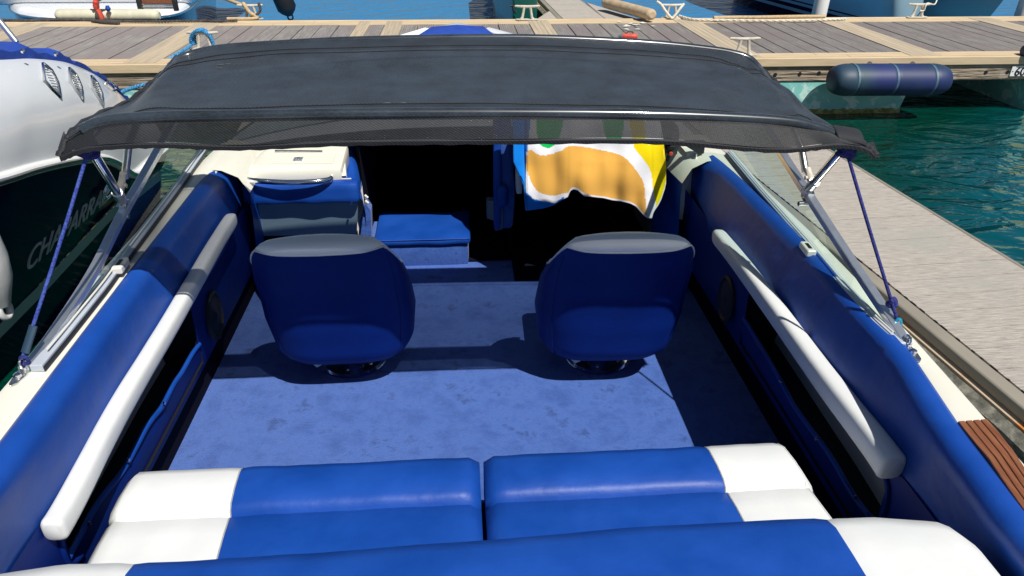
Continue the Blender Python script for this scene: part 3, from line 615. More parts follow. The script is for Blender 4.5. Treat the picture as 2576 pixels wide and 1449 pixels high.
# half widths of deck border by Y (left measured negative)
WB={-1:[(-.8,1.05),(.9,1.085),(1.37,1.10),(1.7,1.112),(2.2,1.128),(3.2,1.150),(3.6,1.16)],
     1:[(-.8,1.12),(.98,1.155),(1.235,1.182),(1.6,1.247),(2.2,1.262),(3.2,1.235),(3.6,1.2)]}
WO={-1:[(-.8,1.18),(1.0,1.205),(1.6,1.216),(2.2,1.235),(3.2,1.235),(3.6,1.215)],
     1:[(-.8,1.22),(1.14,1.274),(1.3,1.291),(1.67,1.316),(2.4,1.335),(3.2,1.32),(3.6,1.30)]}
IN={-1:1.03,1:1.125}
def wob(s,Y):
    if Y<=3.6: return interp(WO[s],Y)
    k=(Y-3.6)/3.05; return interp(WO[s],3.6)*math.sqrt(max(0,1-k**2.3))*.93+.07*max(0,1-k)
YS=crng(-.8,3.6,45)
YB=crng(3.6,6.64,30)
for s in (-1,1):
    # gunwale deck
    mb=MB(); rows=[]
    for Y in YS:
        wb=interp(WB[s],Y); wo=interp(WO[s],Y); sg_=.012*mnoise.noise(Vector((Y*2,s,0)))*0
        rows.append([Vector((s*x,Y,z)) for x,z in ((wb-.03,.985),(wb+.01,1.0),(wo-.03,1.003),(wo-.008,.996),(wo,.978),(wo+.002,.94))])
    mb.grid(rows); mb.build('gunwale','gelcoat',sb)
    mb=MB(); rows=[]
    for Y in YS+YB[1:]:
        wo=wob(s,Y); zt=.94 if Y<3.6 else lerp(.94,1.02,(Y-3.6)/3)
        k=0 if Y<4 else ((Y-4)/2.7)**1.5
        c0=.05*(1 if True else 0)
        rows.append([Vector((.05+(s*w_-.05)*q if Y>=3.6 else s*w_*q,Y,z)) for w_,q,z in ((wo,1,zt),(wo,1.012,zt-.04),(wo,.985,.5),(wo,lerp(.93,.6,min(1,k)),.12),(wo,lerp(.85,.4,min(1,k)),-.15),(wo,.05,-.3+.3*min(1,k)))])
    mb.grid(rows); mb.build('hull_side','gelcoat_white',sb)
    # side rubbing strake
    mb=MB(); mb.tube([Vector((s*(wob(s,Y)+.004),Y,.925 if Y<3.6 else lerp(.925,1.0,(Y-3.6)/3))) for Y in YS+YB[1:-1]],.014,8); mb.build('rub_strake','rubber',sb)
    # coaming pad
    mb=MB(); rows=[]; i_=IN[s]
    for Y in crng(.35,3.28,60):
        wb=interp(WB[s],Y); k=.004*mnoise.noise(Vector((Y*3,s*4,1))); i2=i_+interp([(.3,.02),(1.25,.012),(1.5,0),(2.9,0),(3.3,.04)],Y)
        e=interp([(3.0,0),(3.28,1)],Y)
        c1=wb-.072; pr=[(wb+.006,.99),(wb+.002,1.010-.01*e),(wb-.018,1.024-.03*e),(wb-.045,1.024-.05*e+k),(wb-.066,1.010-.06*e+k),(c1,.985-.06*e),(lerp(c1,i2,.25),.95-.06*e),(lerp(c1,i2,.5),.905-.05*e),(lerp(c1,i2,.8),.85-.03*e),(i2,.80),(i2+.006,.762),(i2+.03,.742)]
        rows.append([Vector((s*x,Y,z)) for x,z in pr])
    if s<0: rows=[[v-Vector((0,0,.010)) for v in rw] for rw in rows]
    last=rows[-1]
    for q_,dy in ((.97,.03),(.92,.07),(.82,.12),(.6,.15)): rows.append([Vector((v.x,v.y+dy,lerp(.70,v.z,q_))) for v in last])
    mb.grid(rows); mb.build('coaming_pad','vinyl_blue',sb,auto=80)
    # lower liner panels
    def lin(Y0,Y1,prof,nm,mt_,n=24,rough=0):
        mb=MB(); rows=[]
        for Y in crng(Y0,Y1,n):
            rows.append([Vector((s*(i_+dx),Y,z+(rough*mnoise.noise(Vector((Y*5,s,2))) if j==0 else 0))) for j,(dx,z) in enumerate(prof(Y))])
        mb.grid(rows); return mb.build(nm,mt_,sb)
    lin(.35,1.36,lambda Y:[(.006,.80),(.012,.7),(.018,.6),(.04,.38)],'aft_liner','vinyl_blue_shade')
    pan=lin(1.34,2.44,lambda Y:[(.028,.575+.03*math.sin(Y*2.2+s)),(.022,.56),(.03,.5),(.055,.40),(.085,.385)],'side_panel','vinyl_blue_shade',rough=.02)
    lin(2.42,3.45,lambda Y:[(.010,.80),(.016,.7),(.02,.6),(.04,.45),(.055,.40),(.085,.385)],'forward_panel','vinyl_blue_shade')
    mb=MB(); mb.tube([Vector((s*(i_+.024+.004*math.sin(Y*9)),Y,.585+.03*math.sin(Y*2.2+s)+.02*mnoise.noise(Vector((Y*5,s,2))))) for Y in crng(1.36,2.44,60)],.0085,8)
    pp=mb.build('piping','vinyl_blue',pan)
    for Y in (1.46,1.72,2.02):
        mb=MB(); q=Vector((s*(i_+.012),Y,.60+.03*math.sin(Y*2.2+s))); mb.tube([q,q+Vector((-s*.006,0,0))],.006,8); mb.build('snap_stud','steel',pan)
    # pocket recess
    mb=MB(); x0,x1=i_+.02,i_+.20
    rows=[[Vector((s*a,Y,z)) for a,z in ((x0+.01,.77),(x1,.77),(x1,.46),(x0+.01,.46))] for Y in (1.335,2.45)]
    mb.grid(rows); mb.add([v for v in rows[0]],[(0,1,2,3)]); mb.add([v for v in rows[1]],[(0,1,2,3)]); mb.build('side_pocket','black',sb,smooth=False)
    mb=MB(); mb.tube(smoothpts([Vector((s*(i_+.004),1.45,.765)),Vector((s*(i_+.004),1.36,.74)),Vector((s*(i_+.008),1.335,.68)),Vector((s*(i_+.014),1.345,.60)),Vector((s*(i_+.02),1.40,.57))],5),.007,8); mb.build('pocket_piping','vinyl_blue_shade',sb)
    # kick space
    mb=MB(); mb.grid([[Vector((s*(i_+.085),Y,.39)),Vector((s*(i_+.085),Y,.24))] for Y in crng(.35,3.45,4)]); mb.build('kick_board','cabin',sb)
    # speaker
    sy,sz=(2.62,.575); mb=MB(); cx=s*(i_+.018)
    for rr,dx,mi in ((.085,0,0),(.085,.010,0),(.072,.014,0),(.066,.006,0),(.0,.012,0)):
        pass
    mb.grid([[Vector((cx-s*dx,sy+rr*math.cos(a),sz+rr*1.25*math.sin(a))) for a in crng(0,2*math.pi*23/24,24)] for rr,dx in ((.088,0),(.088,.010),(.078,.016),(.070,.008),(.03,.010),(.002,.018))],closed=True); mb.build('speaker','rubber',sb)
    # bolster armrest
    if s<0: pts=[(585,548),(540,620),(430,812),(300,1030),(178,1262),(132,1340)]; X_=-(i_-.022); r0=.0255; r1=.029
    else: pts=[(1803,590),(1860,660),(1960,795),(2080,960),(2200,1115),(2248,1182)]; X_=i_-.022; r0=.028; r1=.036
    Q=smoothpts([P(x,y,X=X_) for x,y in pts],8); n=len(Q); rad=[]
    for k in range(n):
        e=min(k,n-1-k); rad.append(lerp(r0,r1,k/(n-1))*(.72 if e==0 else .93 if e==1 else 1))
    for k in range(4,n-3): rad[k]*=1+.03*mnoise.noise(Q[k]*6)
    mb=MB(); mb.tube(Q,rad,26,sx=1.0,sy=1.2,sq=.62)
    e0=Q[0]+(Q[0]-Q[1]).normalized()*.012; bl=mb.build('armrest_bolster','vinyl_white',sb,auto=75)
# floor
mb=MB(); ny=40
rows=[[Vector((x,Y,.25+.0015*mnoise.noise(Vector((x*4,Y*4,0))))) for x in crng(-1.13,1.22,30)] for Y in crng(.3,3.7,44)]
mb.grid(rows); mb.build('floor_carpet','carpet',sb)
# transom, engine box and stern deck
mb=rbox((-1.19,-.8,.2),(1.24,.42,.93),r=.06,nx=12,ny=8,nz=4); mb.build('stern_deck','gelcoat',sb)
# teak strip on right gunwale
A0=[P(2405,1068,Z=1.006),P(2440,1112,Z=1.006),P(2480,1160,Z=1.006),P(2530,1235,Z=1.006),P(2576,1300,Z=1.006)]
B0=[P(2480,1062,Z=1.006),P(2512,1098,Z=1.006),P(2545,1140,Z=1.006),P(2585,1200,Z=1.006),P(2630,1265,Z=1.006)]
A0.append(A0[-1]+(A0[-1]-A0[-2])*4); B0.append(B0[-1]+(B0[-1]-B0[-2])*4)
mb=MB()
for k in range(4):
    t0,t1=k/4+.012,(k+1)/4-.012; rows=[]
    for a,b_ in zip(A0,B0):
        l=a.lerp(b_,t0); r2=a.lerp(b_,t1); rows.append([l+Vector((0,0,-.015)),l+Vector((0,0,.012)),r2+Vector((0,0,.012)),r2+Vector((0,0,-.015))])
    mb.grid(rows,closed=True,cap=True)
rows=[[a+Vector((0,0,-.02)),a+Vector((0,0,.004)),b_+Vector((0,0,.004)),b_+Vector((0,0,-.02))] for a,b_ in zip(A0,B0)]
tk=mb.build('teak_step','teak',sb,smooth=False,bevel=.003)
mb=MB(); mb.grid(rows,closed=True,cap=True); mb.build('caulking','gasket',tk,smooth=False)
# foredeck
mb=MB(); rows=[]
for Y in [3.62]+crng(3.75,6.64,26):
    l,r2=wob(-1,Y),wob(1,Y); zt=.96 if Y<3.7 else lerp(.96,1.03,(Y-3.7)/3)
    rows.append([Vector((lerp(-l,r2,t_),Y,zt+.10*(1-abs(2*t_-1)**2.2)*(1-.5*max(0,(Y-5.4)/1.3)))) for t_ in crng(0,1,15)])
mb.grid(rows); mb.build('foredeck','gelcoat_white',sb)
# raised white bow bulwarks and blue bow cover
for s in (-1,1):
    rows=[]; mb=MB()
    for i in range(14):
        t_=i/13; x=s*lerp(.80,.26,t_)+.0; Y=lerp(5.55,6.18,t_); h=.0+.05*t_
        rows.append([Vector((x-.05,Y-.02,1.02)),Vector((x-.04,Y-.02,1.05+h)),Vector((x+.0,Y+.01,1.065+h)),Vector((x+.05,Y+.05,1.05+h)),Vector((x+.06,Y+.06,1.02))])
    mb.grid(rows,cap=True); mb.build('bow_bulwark','gelcoat_white',sb)
bc=[P(1048,92,Z=1.12),P(1086,67,Z=1.15),P(1150,62,Z=1.17),P(1216,66,Z=1.15),P(1250,92,Z=1.12)]
f0=[Vector((q.x*1.15,5.55,1.06)) for q in bc]
mb=MB(); rows=[]
for t_ in crng(0,1,8): rows.append([f0[k].lerp(bc[k],t_)+Vector((0,0,.03*math.sin(math.pi*t_))) for k in range(5)])
rows.append([q+Vector((0,.05,-.03)) for q in bc]); rows.append([q+Vector((0,.07,-.14)) for q in bc]); mb.grid(rows); mb.build('bow_cover','canvas_blue',sb,auto=25)
# windscreen sides
ws_top={-1:[Vector((-1.182,1.645,1.008)),P(120,862,X=-1.172),P(230,692,X=-1.163),P(310,535,X=-1.152),P(402,372,X=-1.14)],
         1:[P(2282,874,Z=1.008),P(2245,812,X=1.248),P(2130,640,X=1.225),P(2030,485,X=1.205),P(1958,372,X=1.19)]}
WSB={-1:[(80,940),(155,850),(258,723),(318,640),(437,483),(515,372)],1:[(2268,868),(2211,816),(2117,716),(2034,616),(1917,483),(1814,360)]}
for s in (-1,1):
    T=ws_top[s]; d=(T[-1]-T[-2]).normalized(); T=T+[T[-1]+d*.34,T[-1]+d*.34+Vector((0,.42,.015))]
    TS=smoothpts(T,6); BQ=[P(x,y,Z=1.015) for x,y in WSB[s]]; BQ.append(BQ[-1]+(BQ[-1]-BQ[-2])*.6); tabx=sorted((q.y,q.x) for q in BQ); base=[]
    for q in TS: base.append(Vector((interp(tabx,q.y),q.y,1.012)))
    ws=sb
    fr=MB(); n=len(TS)
    # square top tube
    rows=[]
    for q in TS:
        a=Vector((s*.004,0,0)); rows.append([q+Vector((-.014,0,-.012)),q+Vector((-.014,0,.012)),q+Vector((.014,0,.012)),q+Vector((.014,0,-.012))])
    fr.grid(rows,closed=True,cap=True); f_=fr.build('windscreen_frame','alu',sb,smooth=False,bevel=.003)
    mb=MB(); mb.grid([[b_+Vector((0,0,.01)),t_.lerp(b_,.0)+Vector((0,0,-.006))] for b_,t_ in zip(base,TS)]); mb.build('glass_pane','glass',f_)
    mb=MB(); rows=[[b_+Vector((-.017,0,-.01)),b_+Vector((-.017,0,.012)),b_+Vector((.017,0,.012)),b_+Vector((.017,0,-.01))] for b_ in base]; mb.grid(rows,closed=True,cap=True); mb.build('bottom_rail','alu_grey',f_,smooth=False,bevel=.003)
    mb=MB(); mb.grid([[b_+Vector((-s*.018,0,-.006)),b_+Vector((-s*.018,0,.006)),b_+Vector((-s*.021,0,.006)),b_+Vector((-s*.021,0,-.006))] for b_ in base],closed=True,cap=True); mb.build('rubber_gasket','gasket',f_,smooth=False)
    mb=MB(); mb.tube([b_+Vector((-s*.006,0,.022)) for b_ in base[4:]],.003,6); mb.build('trim_bead','plastic_white',f_)
    # foot plate with eye
    q=T[0]; fp=MB()
    fp.add([q+Vector((x,y2,z)) for z in (-.006,.001) for x,y2 in ((-.016,.05),(.016,.05),(.016,-.02),(.010,-.055),(0,-.068),(-.010,-.055),(-.016,-.02))],[tuple(range(7))[::-1],tuple(range(7,14))]+[(i,(i+1)%7,(i+1)%7+7,i+7) for i in range(7)])
    fpo=fp.build('foot_plate','steel_worn',sb,smooth=False,bevel=.002)
    mb=MB(); 
    for dy in (-.028,.005): mb.tube([q+Vector((0,dy,.0)),q+Vector((0,dy,.010)),q+Vector((0,dy,.014))],[.011,.010,.004],10)
    mb.tube([q+Vector((.0,.008+.014*math.cos(a),.020+.014*math.sin(a))) for a in crng(0,6.28,14)],.0035,6); mb.build('eye_bolt','steel',fpo)
    # latch block
    lq=P(303,668,Z=1.03) if s<0 else P(2032,626,Z=1.03)
    mb=MB(); mt=Matrix.Translation(lq)@Matrix.Rotation(R_(-4*s),4,'Z'); mb.box((-.017,-.04,-.014),(.017,.04,.012),mtx=mt); lt=mb.build('latch_block','plastic_white',sb,smooth=False,bevel=.006)
    mb=MB(); mb.box((-.006,-.022,.0125),(.006,.02,.0135),mtx=mt); mb.build('latch_slot','gasket',lt,smooth=False)
# windscreen front, across the deck beyond the canopy
lT,rT=[ws_top[k][-1]+(ws_top[k][-1]-ws_top[k][-2]).normalized()*.34+Vector((0,.42,.015)) for k in (-1,1)]
bl_=Vector((-1.08,4.15,1.0)); br_=Vector((1.12,4.15,1.0)); tp=[];bt=[]
for t_ in crng(0,1,17):
    bow=.30*(1-(2*t_-1)**2); tp.append(lT.lerp(rT,t_)+Vector((0,bow,.02*(1-(2*t_-1)**2)))); bt.append(bl_.lerp(br_,t_)+Vector((0,bow*1.2+.05,.075*(1-abs(2*t_-1)**2.2))))
mb=MB(); mb.tube(tp,.013,8); mb.tube(bt,.014,8)
for k in (0,5,11,16): mb.tube([bt[k],tp[k]],.011,8)
wf=mb.build('front_windscreen_frame','alu_grey',sb)
mb=MB(); mb.grid([[a,b_] for a,b_ in zip(bt,tp)]); mb.build('glass_pane','glass',wf)
# ---------------------------------------------------------- port console (cream, hatch, grab rail, blue edging)
yc=3.35; zt=P(740,462,Y=yc).z
xl,xr_=P(618,460,Y=yc).x,P(872,460,Y=yc).x
con=MB()
def cz(Y): return interp([(yc,zt),(yc+.05,zt+.02),(yc+.20,zt+.055),(yc+.42,zt+.075),(yc+.7,zt+.11)],Y)
rows=[]
for Y in crng(yc+.03,yc+.75,14): rows.append([Vector((x,Y,cz(Y)+(.012 if 0<k<8 else 0))) for k,x in enumerate([xl-.17,xl-.02]+crng(xl,lerp(xr_,P(866,350,Y=yc+.6).x,(Y-yc)/.6),6)+[lerp(xr_,P(866,350,Y=yc+.6).x,(Y-yc)/.6)+.004])])
con.grid(rows)
con.grid([[Vector((x,yc+.03,cz(yc+.03)+.0)),Vector((x,yc+.01,zt-.05))] for x in crng(xl-.02,xr_+.02,8)])
cn=con.build('console_top','gelcoat',sb)
# raised hatch plinth and lid
hx0,hx1=P(612,440,Y=yc+.1).x,P(868,440,Y=yc+.1).x
mb=rbox((hx0,yc+.02,zt-.02),(hx1,yc+.32,zt+.062),r=.022,nx=14,ny=10,nz=4,disp=lambda q:Vector((0.10*max(0,(q.y-yc)/.35)*max(0,min(1,(hx0+.25-q.x)/.25)),0,.035*(q.y-yc)/.3 if q.z>zt+.02 else 0))); pl=mb.build('console_plinth','gelcoat',cn)
zz=zt+.062
PB=bvh(pl)
def onpl(x,y):
    h=PB.ray_cast(CAM,(P(x,y,Y=4)-CAM).normalized()); return h[0]+Vector((0,0,.001)) if h[0] else P(x,y,Z=zz+.03)
h4=[onpl(652,413),onpl(838,413),onpl(846,386),onpl(676,386)]
mb=MB(); mb.add(h4+[q+Vector((0,0,.006)) for q in h4],[(4,5,6,7),(0,1,5,4),(1,2,6,5),(2,3,7,6),(3,0,4,7)]); hl=mb.build('hatch_lid','gelcoat',cn,smooth=False,bevel=.003)
cc=(h4[0]+h4[1]+h4[2]+h4[3])/4; mb=MB(); mb.box((cc.x-.022,cc.y-.045,cc.z+.000),(cc.x+.022,cc.y-.005,cc.z+.010)); mb.build('latch_plate','alu',hl,smooth=False,bevel=.002)
mb=MB(); mb.tube([cc+Vector((0,-.025,.008)),cc+Vector((0,-.025,.013)),cc+Vector((0,-.025,.015))],[.011,.010,.004],12); mb.build('latch_button','steel',hl)
mb=MB(); mb.tube([h4[3]+Vector((.03,.012,.008)),h4[2]+Vector((-.07,.012,.008))],.005,8); mb.build('hinge','steel_worn',hl)
gr=[P(614,444,Y=yc+.0),P(622,452,Y=yc-.04),P(660,456,Y=yc-.07),P(725,459,Y=yc-.08),P(790,457,Y=yc-.07),P(826,452,Y=yc-.04),P(834,445,Y=yc+.0)]
mb=MB(); mb.tube(smoothpts(gr,6),.0135,14); mb.build('grab_rail','steel',cn)
# blue padded edge, shaded lower panel
xa,xb=P(612,500,Y=yc-.02).x,P(905,500,Y=yc-.02).x
z1=P(740,464,Y=yc-.02).z; z2=P(740,513,Y=yc-.02).z; z3=P(740,594,Y=yc+.05).z
mb=rbox((xa,yc-.035,z2),(xb,yc+.05,z1+.004),r=.022,nx=24,ny=5,nz=6,disp=lambda q:Vector((0,.004*mnoise.noise(q*12),.003*mnoise.noise(q*9)))); mb.build('console_edge_pad','vinyl_blue',sb)
xp0,xp1=P(628,590,Y=yc).x,P(893,590,Y=yc).x
mb=MB(); mb.grid([[Vector((lerp(xa+.01,xp0,t_),yc-.0+.06*t_,lerp(z2+.01,z3,t_))),Vector((lerp(xb-.01,xp1,t_),yc-.0+.06*t_,lerp(z2+.01,z3,t_)))] for t_ in crng(0,1,5)]); mb.build('console_panel','vinyl_white_shade',sb)
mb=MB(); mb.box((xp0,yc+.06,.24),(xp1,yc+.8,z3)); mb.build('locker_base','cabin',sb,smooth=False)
mb=MB(); q=P(885,512,Y=yc-.03); mb.tube([q,q+Vector((0,-.008,0))],.006,8); mb.build('snap_stud','steel',sb)
# pleated blue vinyl along the entry side of the console
mb=MB(); rows=[]
for i in range(46):
    t_=i/45; c_=P(lerp(893,872,t_),lerp(500,345,t_),Y=yc+.02+.55*t_); pl_=.006*math.sin(i*2.1)
    rows.append([c_+Vector((-.045,.0,.012+pl_)),c_+Vector((-.02,0,.022-pl_)),c_+Vector((.012,0,.018+pl_*.4)),c_+Vector((.036,0,-.01)),c_+Vector((.045,0,-.09)),c_+Vector((.04,0,-.16))])
mb.grid(rows); mb.build('entry_edge_pad','vinyl_blue',sb)
mb=MB(); 
w0_=[P(911,465,Y=yc+.10),P(917,520,Y=yc+.10),P(905,548,Y=yc+.10),P(902,590,Y=yc+.10),P(893,592,Y=yc+.10),P(893,540,Y=yc+.10),P(903,500,Y=yc+.10)]
mb.add(w0_+[q+Vector((-.01,.06,0)) for q in w0_],[tuple(range(7))]+[(i,(i+1)%7,(i+1)%7+7,i+7) for i in range(7)]); mb.build('door_trim','plastic_white',sb,smooth=False)
mb=MB(); q=P(920,508,Y=yc+.12)
for dz in (0,.03): mb.tube([q+Vector((0,0,dz-.01)),q+Vector((.012,-.01,dz)),q+Vector((0,-.01,dz+.012))],.006,8)
mb.build('door_catch','plastic_white',sb)
ca=[P(918,510,Y=yc+.16),P(932,530,Y=yc+.16),P(934,600,Y=yc+.16),P(944,665,Y=yc+.16),P(885,665,Y=yc+.16),P(888,605,Y=yc+.16),P(903,570,Y=yc+.16)]
mb=MB(); mb.add(ca+[q+Vector((0,.08,0)) for q in ca],[tuple(range(7))]+[(i,(i+1)%7,(i+1)%7+7,i+7) for i in range(7)]); mb.build('carpet_trim','carpet',sb,smooth=False)
# cabin interior
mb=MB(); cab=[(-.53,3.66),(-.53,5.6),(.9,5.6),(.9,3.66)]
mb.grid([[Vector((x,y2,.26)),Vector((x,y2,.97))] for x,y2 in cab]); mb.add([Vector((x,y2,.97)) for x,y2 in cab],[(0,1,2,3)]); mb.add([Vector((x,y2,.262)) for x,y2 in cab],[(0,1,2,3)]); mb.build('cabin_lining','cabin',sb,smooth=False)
# step seat in the companionway
bx0=P(940,610,Y=3.63).x; bx1=P(1184,610,Y=3.63).x; zc=P(1060,598,Y=3.64).z; zb=P(1060,617,Y=3.63).z
mb=rbox((bx0,3.62,zb),(bx1,4.02,zc),r=.015,nx=24,ny=14,nz=3,disp=lambda q:Vector((0,0,.005*mnoise.noise(q*7)+.006*math.sin(q.x*9+q.y*14)*(1 if q.z>zb+.02 else 0)))); mb.build('step_cushion','vinyl_blue',sb)
mb=MB(); mb.tube([Vector((bx0+.01,3.622,zc-.004)),Vector((bx1-.01,3.622,zc-.004))],.0045,6); mb.tube([Vector((bx1-.004,3.63,zc-.004)),Vector((bx1-.03,4.0,zc-.004))],.004,6); mb.build('cushion_piping','vinyl_blue',sb)
mb=rbox((bx0-.05,3.635,.24),(bx1-.01,4.0,zb),r=.02,nx=8,ny=4,nz=4); mb.build('step_box','carpet',sb)
# entry pillar at right of the opening
px0=P(1246,450,Y=3.6).x; px1=P(1291,450,Y=3.6).x
zlo=P(1270,583,Y=3.6).z
mb=rbox((px0+.015,3.58,zlo+.02),(px1,3.70,1.12),r=.025,nx=6,ny=6,nz=24,disp=lambda q:Vector((.012*math.sin((q.z-.5)*7),0,0))); mb.build('entry_pillar','carpet',sb)
mb=rbox((px0-.012,3.56,P(1250,355,Y=3.57).z-.5),(px0+.03,3.6,1.12),r=.012,nx=4,ny=4,nz=14); mb.build('pillar_edge','vinyl_blue',sb)
mb=rbox((P(1250,510,Y=3.55).x,3.53,P(1260,520,Y=3.55).z),(P(1277,510,Y=3.55).x,3.6,P(1260,468,Y=3.55).z),r=.02,nx=6,ny=4,nz=8); mb.build('grab_pad','vinyl_blue',sb)
fq=[P(x,y,Y=3.57) for x,y in ((1224,506),(1262,506),(1266,560),(1263,578),(1246,581),(1243,556),(1225,550))]
mb=MB(); mb.add(fq+[q+Vector((0,.06,0)) for q in fq],[tuple(range(7))]+[(i,(i+1)%7,(i+1)%7+7,i+7) for i in range(7)]); mb.build('foot_bracket','plastic_grey',sb,smooth=False,bevel=.003)
# bulkhead under helm, dash and footwell
dx0=px1+.0; dx1=1.02
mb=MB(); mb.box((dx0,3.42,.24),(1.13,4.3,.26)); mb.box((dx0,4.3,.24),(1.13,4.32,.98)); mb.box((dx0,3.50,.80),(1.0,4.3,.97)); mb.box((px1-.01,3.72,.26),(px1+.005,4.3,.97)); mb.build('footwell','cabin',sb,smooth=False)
mb=rbox((dx0+.02,3.42,.86),(P(1712,380,Y=3.42).x,3.75,1.10),r=.04,nx=10,ny=6,nz=5); da=mb.build('helm_dash','dash',sb)
q=P(1688,390,Y=3.40)
for k,(px,py,m_) in enumerate(((1687,371,'rubber'),(1687,386,'red'),(1687,360,'rubber'))):
    c_=P(px,py,Y=3.415)
    if m_=='red':
        mb=MB(); mb.tube([c_,c_+Vector((0,-.012,0))],.011,12)
    else:
        mb=MB(); mb.box((c_.x-.022,3.408,c_.z-.010),(c_.x+.022,3.424,c_.z+.010))
    mb.build('dash_switch',m_,da,smooth=False,bevel=.003)
mb=rbox((px1+.003,3.45,P(1300,490,Y=3.45).z),(P(1316,450,Y=3.45).x,3.55,1.1),r=.012,nx=3,ny=3,nz=5); mb.build('dash_end_trim','gelcoat',sb)
mb=rbox((P(1712,400,Y=3.40).x,3.34,.62),(P(1750,400,Y=3.4).x+.04,3.7,1.0),r=.03,nx=4,ny=4,nz=4); mb.build('side_moulding','gelcoat',sb)
q=P(1748,372,Y=3.3); mb=MB(); mb.add([q+Vector(v) for v in ((-.05,0,.03),(.05,0,.03),(.05,0,-.03),(.03,0,-.035),(-.045,0,.008),(-.05,.03,.03),(.05,.03,.03),(.05,.03,-.03),(.03,.03,-.035),(-.045,.03,.008))],[(0,1,2,3,4),(5,9,8,7,6),(0,5,6,1),(1,6,7,2),(2,7,8,3),(3,8,9,4),(4,9,5,0)]); 
bk=mb.build('hinge_bracket','rubber',sb,smooth=False,bevel=.002)
mb=MB(); mb.tube([q+Vector((.01,0,-.03)),q+Vector((.012,0,-.10))],.006,8); mb.build('stay_rod','steel_worn',bk)
# forward inner cheeks (cream) each side, linking coaming to console/deck
for s in (-1,1):
    mb=MB(); rows=[]
    for Y in crng(3.22,3.66,6):
        wb=interp(WB[s],Y); rows.append([Vector((s*(wb+.02),Y,.998)),Vector((s*(wb-.05),Y,.99)),Vector((s*(wb-.12),Y,.955)),Vector((s*(wb-.16),Y,.88))])
    mb.grid(rows); mb.build('inner_cheek','gelcoat',sb)
    mb=MB(); mb.grid([[Vector((s*(interp(WB[s],Y)-.155),Y,.885)),Vector((s*(interp(WB[s],Y)-.15),Y,.80)),Vector((s*(interp(WB[s],Y)-.13),Y,.5)),Vector((s*(interp(WB[s],Y)-.12),Y,.25))] for Y in crng(3.24,3.66,6)]); mb.build('coaming_return','vinyl_blue',sb)

